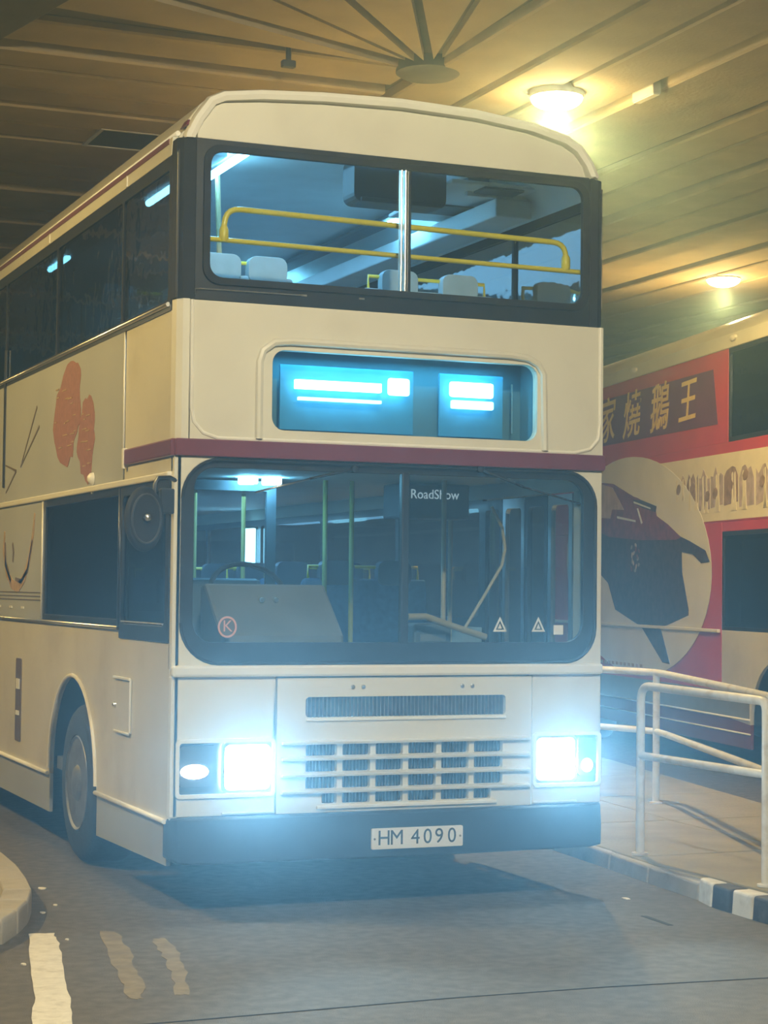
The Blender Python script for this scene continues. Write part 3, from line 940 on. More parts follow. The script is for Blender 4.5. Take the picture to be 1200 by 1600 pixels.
# cant rail, gutter and stripe above the upper windows
MB().plate([(0.12, 3.955), (LEN, 3.955), (LEN, 4.05), (0.10, 4.05)], [], SD, -0.006, 0.03).build('cant_panel', 'cream', bus, 0.004)
tube('roof_gutter', [(0.028, 0.12, 4.075), (0.028, LEN, 4.075)], 0.014, 'moulding', bus, 8)
MB().plate([(0.16, 4.022), (LEN, 4.022), (LEN, 4.05), (0.16, 4.05)], [], SD, -0.010, 0.0).build('roof_stripe', 'maroon', bus)
MB().plate([(0.02, 4.10), (0.14, 4.10), (0.12, 4.135), (0.05, 4.135)], [], lambda a, b, d: (0.055 + (b - 4.1) * 0.5 + d, a, b), -0.012, 0.0).build('roof_stripe_tip', 'maroon', bus)
for yy in (1.02, 3.0, 4.9, 6.8):
    box('cant_panel_joint', -0.010, 0.0, yy - 0.008, yy + 0.008, 3.957, 4.022, 'moulding', bus)
# upper window band
for side in (0, 1):
    xs = (-0.004, 0.03) if side == 0 else (2.47, 2.504)
    frame_w = [0.14, 1.10, 2.76, 4.40, 6.0, 7.6, 9.2, LEN]
    hl = [rr(a + 0.014, b - 0.014, 3.195, 3.885, 0.03, 3) for a, b in zip(frame_w[:-1], frame_w[1:])]
    fr_ = MB().plate(rect(0.10, LEN, 3.165, 3.957), hl, SD, *xs).build('side_window_frame', 'rubber', bus)
    for a, b in zip(frame_w[:-1], frame_w[1:]):
        d0 = 0.004 if side == 0 else 2.486
        MB().plate(rect(a + 0.012, b - 0.012, 3.20, 3.93), [], SD, d0, d0 + 0.006).build('side_window_pane', 'g_side', bus)
tube('window_ledge', [(-0.012, 0.12, 3.170), (-0.012, LEN, 3.170)], 0.012, 'alu', bus, 8)
MB().plate(rect(0.10, LEN, 3.135, 3.165), [], SD, -0.006, 0.02).build('window_lower_trim', 'black', bus)
# between-decks panels
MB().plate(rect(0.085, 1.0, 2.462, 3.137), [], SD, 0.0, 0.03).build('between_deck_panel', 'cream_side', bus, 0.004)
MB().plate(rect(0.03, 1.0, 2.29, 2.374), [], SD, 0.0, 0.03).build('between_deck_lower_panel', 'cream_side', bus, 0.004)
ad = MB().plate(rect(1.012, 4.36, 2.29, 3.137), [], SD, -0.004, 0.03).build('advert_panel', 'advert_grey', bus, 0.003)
tag(ad, 'grey advert panel printed with red leaf-like blots and thin brown twigs')
MB().plate(rect(4.372, LEN, 2.29, 3.137), [], SD, -0.004, 0.03).build('advert_panel', 'advert_grey', bus, 0.003)
tube('panel_seam_strip', [(-0.006, 1.006, 2.36), (-0.006, 1.006, 3.13)], 0.006, 'moulding', bus, 6)
box('advert_panel_trim', -0.014, 0.0, 4.35, 4.40, 2.40, 3.40, 'black', bus, 0.004)


def blob(pts, name, m, parent, x=-0.0065, jit=0.02, sub=3):
    out = []
    for k in range(len(pts)):
        a, b = Vector(pts[k]), Vector(pts[(k + 1) % len(pts)])
        for q in range(sub):
            p = a.lerp(b, q / sub)
            out.append((p.x + random.uniform(-jit, jit), p.y + random.uniform(-jit, jit)))
    return MB().plate(out, [], SD, x, x + 0.003).build(name, m, parent)


blob([(2.28, 3.10), (2.42, 3.08), (2.72, 2.93), (2.80, 2.70), (2.66, 2.52), (2.40, 2.45), (2.24, 2.50), (2.20, 2.62), (2.05, 2.72), (2.08, 2.92), (2.05, 3.04)], 'red_blot', 'advert_red', ad)
blob([(1.98, 2.80), (2.10, 2.66), (2.12, 2.52), (2.02, 2.40), (1.84, 2.31), (1.74, 2.40), (1.68, 2.58), (1.70, 2.74), (1.84, 2.86)], 'red_blot', 'advert_red', ad)
for k in range(26):      # pale printed streaks inside the blots
    a = random.uniform(2.1, 2.7)
    z = random.uniform(2.55, 2.98)
    if k > 15:
        a, z = random.uniform(1.75, 2.0), random.uniform(2.42, 2.75)
    MB().plate(rect(a, a + random.uniform(0.04, 0.12), z, z + 0.008), [], SD, -0.009, -0.0055).build('blot_streak', 'advert_tan', ad)


def twig(p0, p1, w=0.018, name='printed_twig', m='advert_brown', parent=ad):
    d = (Vector(p1) - Vector(p0)).normalized()
    n_ = Vector((-d.y, d.x)) * w / 2
    a, b = Vector(p0), Vector(p1)
    return MB().plate([tuple(a + n_), tuple(b + n_ * 0.6), tuple(b - n_ * 0.6), tuple(a - n_)], [], SD, -0.0075, -0.0035).build(name, m, parent)


twig((3.30, 2.90), (3.80, 2.52))
twig((3.22, 2.76), (3.80, 2.52))
twig((3.95, 2.50), (4.33, 2.56))
twig((3.95, 2.50), (4.30, 2.36))

# gutter above the lower windows
MB().plate(rect(0.05, LEN, 2.255, 2.292), [], SD, -0.024, 0.02).build('lower_gutter', 'moulding', bus, 0.008)
MB().lathe([(0.035, 0), (0.03, 0.02), (0.012, 0.035)], 14, lambda a, b, h: (-0.006 - h, 1.70 + a, 2.335 + b * 1.1)).build('side_repeater_lamp', 'moulding', bus)
MB().lathe([(0.012, 0), (0.012, 0.01)], 10, lambda a, b, h: (-0.006 - h, 1.70 + a, 2.255 + b)).build('repeater_screw', 'moulding', bus)
# driver's window and the fixed dark window behind it
MB().plate(rect(0.045, 1.045, 1.405, 2.262), [rr(0.12, 1.00, 1.49, 2.20, 0.05, 4)], SD, -0.008, 0.03).build('driver_window_frame', 'black', bus, 0.004)
MB().plate(rr(0.11, 1.01, 1.48, 2.21, 0.05, 4), [], SD, 0.006, 0.012).build('driver_window_pane', 'g_dark', bus)
tube('driver_window_rail', [(-0.010, 0.14, 1.50), (-0.010, 0.98, 1.50)], 0.006, 'steel', bus, 6)
MB().plate(rect(1.05, 3.02, 1.468, 2.258), [rect(1.10, 2.97, 1.51, 2.21)], SD, -0.006, 0.03).build('fixed_window_frame', 'black', bus, 0.003)
MB().plate(rect(1.09, 2.98, 1.50, 2.22), [], SD, 0.004, 0.010).build('fixed_window_pane', 'g_dark', bus)
# engine-bay style dark liner behind the dark panes
box('cab_blackout_panel', 0.05, 0.07, 1.05, 3.0, 1.45, 2.28, 'lining_dark', bus)
# lower advert panel
la = MB().plate(rect(3.03, LEN, 1.47, 2.256), [], SD, -0.006, 0.03).build('lower_advert_panel', 'advert_grey', bus, 0.003)
tag(la, 'grey lower advert panel with a brown brush-drawn curve')


def stroke(pts, w, m, parent):
    L_, R_ = [], []
    for k, p in enumerate(pts):
        a = Vector(pts[max(k - 1, 0)])
        b = Vector(pts[min(k + 1, len(pts) - 1)])
        t = (b - a).normalized()
        n_ = Vector((-t.y, t.x))
        ww = w * (0.5 + 0.8 * math.sin(PI * (k + 0.5) / len(pts)))
        L_.append(tuple(Vector(p) + n_ * ww))
        R_.append(tuple(Vector(p) - n_ * ww))
    return MB().plate(L_ + R_[::-1], [], SD, -0.0095, -0.0055).build('brush_stroke', m, parent)


stroke([(3.30, 2.18), (3.34, 2.05), (3.45, 1.88), (3.60, 1.75), (3.80, 1.68), (4.0, 1.70), (4.2, 1.78), (4.33, 1.95), (4.3, 2.08)], 0.028, 'advert_tan', la)
stroke([(3.36, 2.0), (3.5, 1.80), (3.7, 1.72), (3.9, 1.74)], 0.014, 'advert_brown', la)
stroke([(4.05, 1.72), (4.25, 1.85), (4.28, 2.0)], 0.02, 'advert_brown', la)
stroke([(4.0, 1.86), (3.98, 1.93), (4.02, 1.99)], 0.016, 'advert_brown', la)
for z in (1.645, 1.62, 1.595):
    MB().plate(rect(3.08, 4.6, z, z + 0.006), [], SD, -0.0095, -0.0055).build('printed_line', 'advert_brown', la)
for yy in (3.6, 4.0, 4.4):
    box('panel_clip', -0.012, -0.004, yy, yy + 0.08, 1.535, 1.55, 'moulding', la)
tube('advert_panel_edge', [(-0.01, 3.035, 1.48), (-0.01, 3.035, 2.25)], 0.008, 'moulding', bus, 6)
tube('waist_ledge', [(-0.010, 1.05, 1.462), (-0.010, LEN, 1.462)], 0.012, 'alu', bus, 6)
tube('fixed_window_edge', [(-0.008, 1.048, 1.47), (-0.008, 1.048, 2.25)], 0.010, 'black', bus, 6)

# lower side panels with wheel arch
ARC_Y, ARC_Z, ARC_R = 2.150, 0.525, 0.62
arch = [(ARC_Y + ARC_R * math.cos(a), ARC_Z + ARC_R * math.sin(a)) for a in [PI * k / 20 for k in range(21)]]
outline = [(0.04, 0.488), (ARC_Y - ARC_R, 0.488)] + arch[::-1] + [(ARC_Y + ARC_R, 0.488), (LEN, 0.488), (LEN, 1.452), (1.045, 1.452), (1.045, 1.405), (0.04, 1.405)]
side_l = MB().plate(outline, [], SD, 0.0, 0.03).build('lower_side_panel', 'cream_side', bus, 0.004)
tube('wheel_arch_bead', [(-0.004, a, z) for a, z in arch], 0.013, 'moulding', bus, 8)
tube('skirt_rail', [(-0.008, 0.06, 0.490), (-0.008, ARC_Y - ARC_R - 0.01, 0.490)], 0.014, 'moulding', bus, 8)
tube('skirt_rail', [(-0.008, ARC_Y + ARC_R + 0.01, 0.490), (-0.008, LEN, 0.490)], 0.014, 'moulding', bus, 8)
MB().plate([(0.06, 0.262), (ARC_Y - ARC_R + 0.0, 0.240), (ARC_Y - ARC_R, 0.488), (0.06, 0.488)], [], SD, 0.004, 0.03).build('skirt_panel', 'advert_grey', bus, 0.004)
MB().plate([(ARC_Y + ARC_R, 0.240), (LEN, 0.240), (LEN, 0.488), (ARC_Y + ARC_R, 0.488)], [], SD, 0.004, 0.03).build('skirt_panel', 'advert_grey', bus, 0.004)
# flap, vertical strips
fl = MB().plate(rr(0.765, 1.10, 0.885, 1.185, 0.01, 2), [], SD, -0.008, 0.0).build('service_flap', 'cream_side', bus, 0.004)
box('flap_hood', -0.022, -0.008, 0.76, 1.105, 1.178, 1.192, 'moulding', fl, 0.003)
box('flap_sill', -0.018, -0.008, 0.775, 1.095, 0.878, 0.890, 'moulding', fl, 0.003)
box('flap_edge', -0.014, -0.008, 0.762, 0.772, 0.89, 1.18, 'moulding', fl, 0.002)
MB().lathe([(0.016, 0), (0.014, 0.014), (0.005, 0.02)], 12, lambda a, b, h: (-0.008 - h, 1.085 + a, 1.03 + b)).build('flap_knob', 'alu', fl)
vs1 = MB().plate(rr(3.66, 3.84, 0.62, 1.19, 0.02, 2), [], SD, -0.006, 0.0).build('side_vent_strip', 'advert_brown', bus)
MB().plate(rect(3.70, 3.80, 0.98, 1.05), [], SD, -0.012, -0.005).build('vent_strip_badge', 'sticker', vs1)
MB().plate(rect(3.70, 3.80, 0.80, 0.83), [], SD, -0.012, -0.005).build('vent_strip_badge', 'sticker', vs1)

# wheel arch inner and wheel
ai = MB()
vv, ff = [], []
for k, (a, z) in enumerate(arch):
    vv += [(0.03, a, z), (0.55, a, z)]
for k in range(len(arch) - 1):
    ff.append((2 * k, 2 * k + 1, 2 * k + 3, 2 * k + 2))
ai.add(vv, ff, True)
ai.build('wheel_arch_liner', 'rubber', bus)
box('wheel_well_back', 0.55, 0.57, ARC_Y - 0.65, ARC_Y + 0.65, 0.3, 1.15, 'rubber', bus)


def wheel(cx, cy, parent, sgn=1, r=0.485, nuts=10):
    """wheel axis along x, outer face toward -x (sgn=1)"""
    f = lambda a, b, h: (cx + sgn * h, cy + a, r + b)
    prof = [(r - 0.20, 0.0), (r - 0.19, -0.02), (r - 0.12, -0.012), (r - 0.04, -0.005), (r - 0.012, 0.02), (r, 0.05), (r, 0.24), (r - 0.012, 0.265), (r - 0.06, 0.28), (r - 0.2, 0.28)]
    t = MB().lathe(prof, 40, f).build('wheel', 'tyre', parent)
    prof = [(0.292, -0.012), (0.285, -0.022), (0.27, -0.012), (0.255, 0.03), (0.20, 0.06), (0.155, 0.05), (0.13, 0.035), (0.125, 0.0), (0.09, -0.03), (0.03, -0.034)]
    rm = MB().lathe(prof, 36, f).build('wheel_rim', 'steel', t)
    for k in range(nuts):
        a = 2 * PI * k / nuts
        MB().lathe([(0.016, 0.06), (0.016, 0.02), (0.009, 0.008)], 8, lambda p, q, h: f(p + 0.165 * math.cos(a), q + 0.165 * math.sin(a), h)).build('wheel_nut', 'alu', t)
    return t


wheel(0.05, ARC_Y, bus)
wheel(2.45, ARC_Y, bus, -1)
wheel(0.05, 7.9, bus)
wheel(2.45, 7.9, bus, -1)

# offside mirror on its arm
mr = tube('mirror_arm', [(0.02, 0.02, 2.24), (-0.03, -0.03, 2.255), (-0.10, -0.05, 2.25), (-0.115, -0.055, 2.22), (-0.12, -0.055, 2.12)], 0.012, 'black', bus, 8)
tag(mr, 'black mirror arm curving from the front corner post')
hd = MB().lathe([(0.095, 0.06), (0.10, 0.03), (0.098, 0.0), (0.090, -0.016), (0.070, -0.024), (0.055, -0.022), (0.03, -0.024), (0.004, -0.025)], 28,
                lambda a, b, h: (-0.165 + a, -0.055 + h, 2.04 + b * 1.68)).build('mirror_housing', 'rubber', mr)
tube('mirror_ring', [(-0.165 + 0.075 * math.cos(2 * PI * k / 24), -0.080, 2.04 + 0.125 * math.sin(2 * PI * k / 24)) for k in range(25)], 0.006, 'grey_dark', mr, 6)
MB().lathe([(0.020, 0.0), (0.018, -0.02), (0.006, -0.028)], 12, lambda a, b, h: (-0.165 + a, -0.088 + h, 2.045 + b)).build('mirror_knob', 'alu', mr)
box('mirror_bracket', -0.075, 0.0, -0.02, 0.03, 2.07, 2.20, 'black', mr, 0.008)

# ---- nearside (image right) flank
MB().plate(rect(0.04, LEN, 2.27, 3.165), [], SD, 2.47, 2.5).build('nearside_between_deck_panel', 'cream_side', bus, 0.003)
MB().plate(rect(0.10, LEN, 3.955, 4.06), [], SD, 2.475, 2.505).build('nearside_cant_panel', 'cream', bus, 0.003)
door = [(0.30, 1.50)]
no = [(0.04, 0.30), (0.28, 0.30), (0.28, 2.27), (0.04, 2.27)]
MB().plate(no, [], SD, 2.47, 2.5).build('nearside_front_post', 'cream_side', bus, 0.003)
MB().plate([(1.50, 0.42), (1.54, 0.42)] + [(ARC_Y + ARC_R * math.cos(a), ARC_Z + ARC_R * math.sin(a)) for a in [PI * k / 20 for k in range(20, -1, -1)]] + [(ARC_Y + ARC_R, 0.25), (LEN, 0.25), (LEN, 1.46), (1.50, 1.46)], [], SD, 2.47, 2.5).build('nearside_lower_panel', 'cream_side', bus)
MB().plate(rect(1.50, LEN, 1.46, 2.27), [rr(a + 0.03, b - 0.03, 1.52, 2.22, 0.04, 3) for a, b in ((1.52, 2.9), (2.9, 4.4), (4.4, 5.9), (5.9, 7.4), (7.4, 8.9), (8.9, 10.55))], SD, 2.47, 2.5).build('nearside_window_frame', 'black', bus)
for a, b in ((1.52, 2.9), (2.9, 4.4), (4.4, 5.9), (5.9, 7.4), (7.4, 8.9), (8.9, 10.55)):
    MB().plate(rect(a + 0.02, b - 0.02, 1.51, 2.23), [], SD, 2.482, 2.488).build('nearside_window_pane', 'g_clear', bus)
# entrance door leaves
for a, b in ((0.29, 0.59), (0.60, 0.895), (0.905, 1.20), (1.21, 1.49)):
    dl = MB().plate(rect(a, b, 0.36, 2.26), [rr(a + 0.04, b - 0.04, 0.46, 2.20, 0.03, 3)], SD, 2.465, 2.495).build('door_leaf', 'alu' if a in (0.29, 0.905) else 'black', bus)
    MB().plate(rect(a + 0.03, b - 0.03, 0.45, 2.21), [], SD, 2.478, 2.484).build('door_pane', 'g_clear', dl)

# rear wall
MB().plate(rect(0.0, 2.5, 0.3, 3.97), [rr(0.35, 2.15, 3.25, 3.85, 0.06, 3), rr(0.5, 2.0, 1.6, 2.2, 0.06, 3)], FR, LEN - 0.03, LEN).build('rear_wall', 'cream_side', bus)
plate('rear_window_pane', rect(0.33, 2.17, 3.23, 3.87), [], FR, LEN - 0.02, LEN - 0.014, 'g_dark', bus)
plate('rear_window_pane', rect(0.48, 2.02, 1.58, 2.22), [], FR, LEN - 0.02, LEN - 0.014, 'g_dark', bus)

# ---- interior, upper deck
box('upper_deck_floor', 0.04, 2.46, 0.32, LEN - 0.04, 2.40, 2.46, 'bus_floor', bus)
box('upper_front_bulkhead', 0.10, 2.46, 0.33, 0.36, 2.46, 3.24, 'lining', bus)
# ceiling lining as an open trough (not a solid block)
prof = [(0.05, 3.93), (0.10, 4.03), (0.30, 4.15), (0.62, 4.20), (1.88, 4.20), (2.20, 4.15), (2.40, 4.03), (2.45, 3.93)]
vv = [(x, yy, z) for yy in (0.16, LEN - 0.06) for (x, z) in prof]
ff = [(k, k + 1, k + 1 + len(prof), k + len(prof)) for k in range(len(prof) - 1)]
MB().add(vv, ff, True).build('upper_ceiling_lining', 'lining', bus)
# light troughs and tubes along both sides
for x0, x1 in ((0.36, 0.50), (2.00, 2.14)):
    box('light_trough', x0, x1, 0.75, LEN - 0.4, 4.125, 4.15, 'lining_dark', bus, 0.004)
    for y0, y1 in ((0.52, 1.25), (1.60, 2.15), (4.35, 4.95), (7.0, 7.6)):
        if x0 > 1 and y0 < 1:
            continue
        tb = MB().tube([((x0 + x1) / 2 + (0.115 if y0 < 1 else 0), y0, 4.11), ((x0 + x1) / 2 + (0.115 if y0 < 1 else 0), y1, 4.11)], 0.022, 8).build('fluorescent_tube', 'e_tube', bus)
area('upper_deck_light', (1.25, 2.6, 4.12), 1.3, 4.0, 26.0, COOL, (0, 0, 0), bus)
area('upper_deck_light', (1.25, 7.4, 4.12), 1.3, 3.6, 12.0, COOL, (0, 0, 0), bus)
# ducting: coving edges that run back into the deck
for x0, x1, z0, z1 in ((2.16, 2.40, 3.92, 3.97),):
    box('air_duct', x0, x1, 0.7, LEN - 0.3, z0, z1 + 0.06, 'lining', bus, 0.01)
# front sun blind cassette, air outlet panel, roof hatch
vis = MB().plate(rr(1.22, 1.80, 3.915, 4.18, 0.05, 4), [], FR, 0.62, 0.80).build('sun_blind_cassette', 'grey_dark', bus, 0.02)
box('cassette_lip', 1.26, 1.76, 0.60, 0.64, 3.915, 3.94, 'grey_dark', vis, 0.005)
ac = MB().plate([(1.80, 0.55), (2.42, 0.55), (2.42, 1.70), (1.88, 1.70)], [], GR, 4.06, 4.085).build('air_outlet_panel', 'lining', bus, 0.01)
box('outlet_grille', 2.02, 2.30, 1.15, 1.42, 4.05, 4.06, 'lining_dark', ac)
box('outlet_lip', 1.98, 2.40, 0.72, 0.76, 4.03, 4.06, 'lining', ac, 0.006)
box('outlet_hatch', 2.02, 2.28, 0.56, 0.72, 4.045, 4.06, 'lining_dark', ac, 0.004)
# front handrails
hp = [(0.312, 0.20, 3.545), (0.312, 0.20, 3.62)] + arc_corner((0.312, 0.20, 3.60), (0.318, 0.20, 3.718), (1.2, 0.20, 3.71), 0.085) + arc_corner((1.2, 0.20, 3.705), (2.365, 0.20, 3.69), (2.365, 0.20, 3.54), 0.085) + [(2.365, 0.20, 3.55)]
hr = tube('front_handrail', [(0.10, 0.20, 3.548), (2.48, 0.20, 3.530)], 0.014, 'yellow', bus, 10)
MB().tube(hp, 0.016, 10).build('handrail_hoop', 'yellow', hr)
for x in (0.312, 2.365):
    MB().lathe([(0.020, 3.535), (0.026, 3.55), (0.026, 3.60), (0.018, 3.62)], 12, lambda a, b, h: (x + a, 0.20 + b, h)).build('handrail_socket', 'yellow', hr)
tube('stair_pole', [(0.62, 1.25, 2.46), (0.62, 1.25, 3.6), (0.60, 1.25, 4.14)], 0.016, 'tan_bar', bus, 8)


def seat(x, y, z, w, parent, pale=True):
    m = 'seat_pale' if pale else 'seat'
    s_ = MB().plate([(y, z + 0.42), (y + 0.42, z + 0.42), (y + 0.46, z + 0.5), (y + 0.52, z + 1.0), (y + 0.47, z + 1.03), (y + 0.40, z + 0.52), (y, z + 0.50)], [],
                    lambda a, b, d: (d, a, b), x, x + w).build('passenger_seat', m, parent, 0.02)
    for k in range(2):
        cx = x + w * (0.27 + 0.46 * k)
        MB().plate(rr(cx - 0.12, cx + 0.12, z + 0.98, z + 1.14, 0.05, 4), [], lambda a, b, d: (a, d + y + 0.45, b), 0.0, 0.07).build('headrest', 'headrest' if not pale else 'seat_pale', s_, 0.015)
    MB().box(x + 0.1, x + w - 0.1, y + 0.12, y + 0.30, z, z + 0.42).build('seat_pedestal', 'lining_dark', s_)
    MB().tube([(x + w - 0.05, y + 0.50, z + 0.98), (x + w - 0.05, y + 0.51, z + 1.10), (x + 0.05, y + 0.51, z + 1.10), (x + 0.05, y + 0.50, z + 0.98)], 0.012, 6).build('grab_rail', 'yellow', s_)
    return s_


for k in range(8):
    yy = 0.75 + k * 0.88
    seat(0.10 if k else 0.42, yy + (0.4 if k else -0.1), 2.50, 0.88 if k else 0.62, bus)
    seat(1.52, yy, 2.50, 0.88, bus)

# ---- interior, lower deck
box('lower_deck_floor', 0.05, 2.44, 0.10, LEN - 0.05, 0.52, 0.60, 'bus_floor', bus)
box('lower_ceiling_lining', 0.05, 2.45, 0.30, LEN - 0.05, 2.36, 2.385, 'lining', bus)
box('windscreen_shelf', 0.04, 2.46, 0.06, 0.30, 1.15, 1.30, 'lining_dark', bus)
ds = MB().plate([(0.20, 1.30), (0.20, 1.44), (0.52, 1.72), (0.60, 1.70), (0.60, 1.20), (0.34, 1.20)], [], lambda a, b, d: (d, a, b), 0.33, 1.03).build('dashboard', 'dash', bus, 0.02)
MB().tube([(0.66 + 0.22 * math.cos(2 * PI * k / 28), 0.74 + 0.14 * math.sin(2 * PI * k / 28), 1.66 + 0.17 * math.sin(2 * PI * k / 28)) for k in range(28)], 0.015, 8, True).build('steering_wheel', 'rubber', ds)
box('instrument_slot', 0.72, 0.98, 0.47, 0.50, 1.60, 1.66, 'lining_dark', ds)
for x in (0.62, 0.70):
    MB().lathe([(0.014, 0), (0.012, 0.02)], 10, lambda a, b, h: (x + a, 0.40 - h, 1.63 + b)).build('dashboard_knob', 'alu', ds)
cs = box('driver_seat', 0.42, 0.92, 1.25, 1.37, 1.05, 1.75, 'lining_dark', bus, 0.04)
box('driver_seat_cushion', 0.42, 0.92, 0.92, 1.30, 1.0, 1.12, 'lining_dark', cs, 0.04)
MB().box(0.60, 0.74, 1.0, 1.2, 0.6, 1.0).build('driver_seat_pedestal', 'lining_dark', cs)
pb = box('cab_partition', 0.10, 1.08, 1.50, 1.53, 0.6, 1.55, 'lining_dark', bus, 0.005)
MB().plate(rect(0.10, 1.08, 1.55, 2.34), [rect(0.16, 1.02, 1.60, 2.28)], FR, 1.50, 1.53).build('partition_frame', 'lining_dark', pb)
# grab poles
for (x, y, m) in ((1.40, 1.5, 'pole'), (1.575, 1.5, 'pole'), (2.02, 1.1, 'tan_bar'), (2.30, 1.62, 'tan_bar'), (1.50, 3.4, 'pole'), (1.05, 3.1, 'pole')):
    tube('grab_pole', [(x, y, 0.6), (x, y, 2.36)], 0.016, m, bus, 8)
tube('entrance_handrail', [(1.53, 0.5, 1.54), (1.64, 0.5, 1.542), (1.80, 0.5, 1.49), (2.02, 0.5, 1.425)], 0.020, 'tan_bar', bus, 10)
tube('fare_box_rod', [(1.87, 0.5, 1.45), (2.02, 0.5, 1.68), (2.12, 0.5, 1.84), (2.14, 0.5, 1.94), (2.12, 0.5, 2.06), (2.05, 0.5, 2.18)], 0.010, 'tan_bar', bus, 8)
fbx = box('fare_box', 1.62, 1.86, 0.62, 0.86, 0.6, 1.50, 'lining_dark', bus, 0.015)
box('fare_box_slot', 1.66, 1.82, 0.615, 0.625, 1.40, 1.44, 'dash', fbx)
# television with sign lettering
tv = box('television', 1.78, 2.24, 1.20, 1.50, 2.13, 2.345, 'lining_dark', bus, 0.015)
tag(tv, 'dark ceiling television housing with pale lettering')
text_mesh('television_lettering', 'RoadShow', 0.082, 'e_sign', tv, (2.00, 1.195, 2.275), (0.92, 0, 0), (0, 0, 1.0), 0.001)
for k in range(7):
    yy = 1.75 + k * 0.86
    seat(1.52, yy, 0.74, 0.88, bus, False)
    if k > 1:
        seat(0.12, yy, 0.74, 0.80, bus, False)
# lamps on the lower ceiling
for (x, y0, y1) in ((0.865, 1.34, 1.46), (1.015, 1.34, 1.46)):
    box('ceiling_lamp_unit', x - 0.045, x + 0.045, y0, y1, 2.315, 2.36, 'e_tube', bus, 0.008)
for y0 in (4.0, 6.6):
    MB().tube([(1.25, y0, 2.33), (1.25, y0 + 0.8, 2.33)], 0.02, 8).build('fluorescent_tube', 'e_tube2', bus)
wl = box('lit_window_stand_in', 2.40, 2.44, 5.9, 6.15, 1.80, 2.20, 'e_tube2', bus, 0.01)  # added glowing panel in place of a lit nearside window
tag(wl, 'glowing cyan panel standing in for a lit window deep in the lower deck')
area('lower_deck_light', (1.3, 3.6, 2.34), 0.5, 3.0, 17.0, COOL, (0, 0, 0), bus)
area('lower_deck_light', (1.3, 7.5, 2.34), 0.5, 3.0, 13.0, COOL, (0, 0, 0), bus)
# chassis
box('chassis', 0.6, 1.9, 0.15, LEN - 0.2, 0.34, 0.52, 'rubber', bus)

# ================================================================== SECOND BUS
B2 = Vector((7.252, 6.861, 0))
ANG = math.radians(10.5)
red = tag(empty('double_decker_bus', B2, -ANG), 'red double-decker bus carrying a roast goose advert, parked beyond the railings', 'bus')
Y0, Y1 = -6.5, 4.6
# body: lower and upper flanks, roof, ends
A2 = (-2.20, 0.50, 0.60)
arch2 = [(A2[0] + A2[2] * math.cos(a), A2[1] + A2[2] * math.sin(a)) for a in [PI * k / 18 for k in range(19)]]
A3 = 3.4
arch3 = [(A3 + A2[2] * math.cos(a), A2[1] + A2[2] * math.sin(a)) for a in [PI * k / 18 for k in range(19)]]
MB().plate([(-0.90, 0.55), (A3 - 0.6, 0.55)] + arch3[::-1] + [(Y1, 0.55), (Y1, 2.36), (-0.90, 2.36)], [], SD, 0.0, 0.04).build('lower_red_flank', 'red', red, 0.004)
MB().plate([(Y0, 0.55), (A2[0] - 0.6, 0.55)] + arch2[::-1] + [(-0.91, 0.55), (-0.91, 1.345), (Y0, 1.345)], [], SD, 0.0, 0.04).build('lower_cream_flank', 'cream_side', red, 0.004)
MB().plate(rect(Y0, -0.91, 1.345, 2.27), [rr(a + 0.02, b - 0.02, 1.38, 2.23, 0.03, 3) for a, b in ((Y0 + 0.05, -4.6), (-4.6, -2.75), (-2.75, -0.93))], SD, 0.0, 0.04).build('lower_window_frame', 'black', red, 0.003)
for a, b in ((Y0 + 0.05, -4.6), (-4.6, -2.75), (-2.75, -0.93)):
    MB().plate(rect(a + 0.01, b - 0.01, 1.37, 2.24), [], SD, 0.012, 0.018).build('lower_window_pane', 'g_dark', red)
MB().plate(rect(Y0, -0.91, 2.27, 2.36), [], SD, 0.0, 0.04).build('lower_red_header', 'red', red, 0.003)
MB().plate(rect(Y0, Y1, 2.362, 3.105), [], SD, -0.004, 0.04).build('between_deck_red_panel', 'red', red, 0.004)
MB().plate(rect(-1.05, Y1, 3.107, 3.985), [], SD, 0.0, 0.04).build('upper_red_flank', 'red', red, 0.004)
MB().plate(rect(Y0, -1.06, 3.107, 3.985), [rr(a + 0.02, b - 0.02, 3.15, 3.945, 0.03, 3) for a, b in ((Y0 + 0.05, -4.7), (-4.7, -2.9), (-2.9, -1.08))], SD, 0.0, 0.04).build('upper_window_frame', 'black', red, 0.003)
for a, b in ((Y0 + 0.05, -4.7), (-4.7, -2.9), (-2.9, -1.08)):
    MB().plate(rect(a + 0.01, b - 0.01, 3.14, 3.955), [], SD, 0.012, 0.018).build('upper_window_pane', 'g_dark', red)
MB().plate(rect(Y0, Y1, 3.987, 4.125), [], SD, -0.006, 0.04).build('cream_cant_panel', 'cream', red, 0.01)
for yy in (1.55, -1.2):  # white discs standing in for light highlights on the cant panel
    MB().lathe([(0.05, 0), (0.045, 0.02), (0.02, 0.03)], 12, lambda a, b, h: (-0.006 - h, yy + a * 1.6, 4.07 + b * 0.6)).build('roof_highlight_spot', 'moulding', red)
prof = [(0.02, 4.12), (0.10, 4.22), (0.25, 4.32), (0.6, 4.38), (1.25, 4.40), (1.9, 4.38), (2.25, 4.32), (2.40, 4.22), (2.48, 4.12)]
vv = [(x, yy, z) for yy in (Y0, Y1) for x, z in prof]
n2 = len(prof)
ff = [(k, k + 1, n2 + k + 1, n2 + k) for k in range(n2 - 1)] + [tuple(range(n2)), tuple(range(n2, 2 * n2))]
MB().add(vv, ff, True).build('roof', 'cream', red)
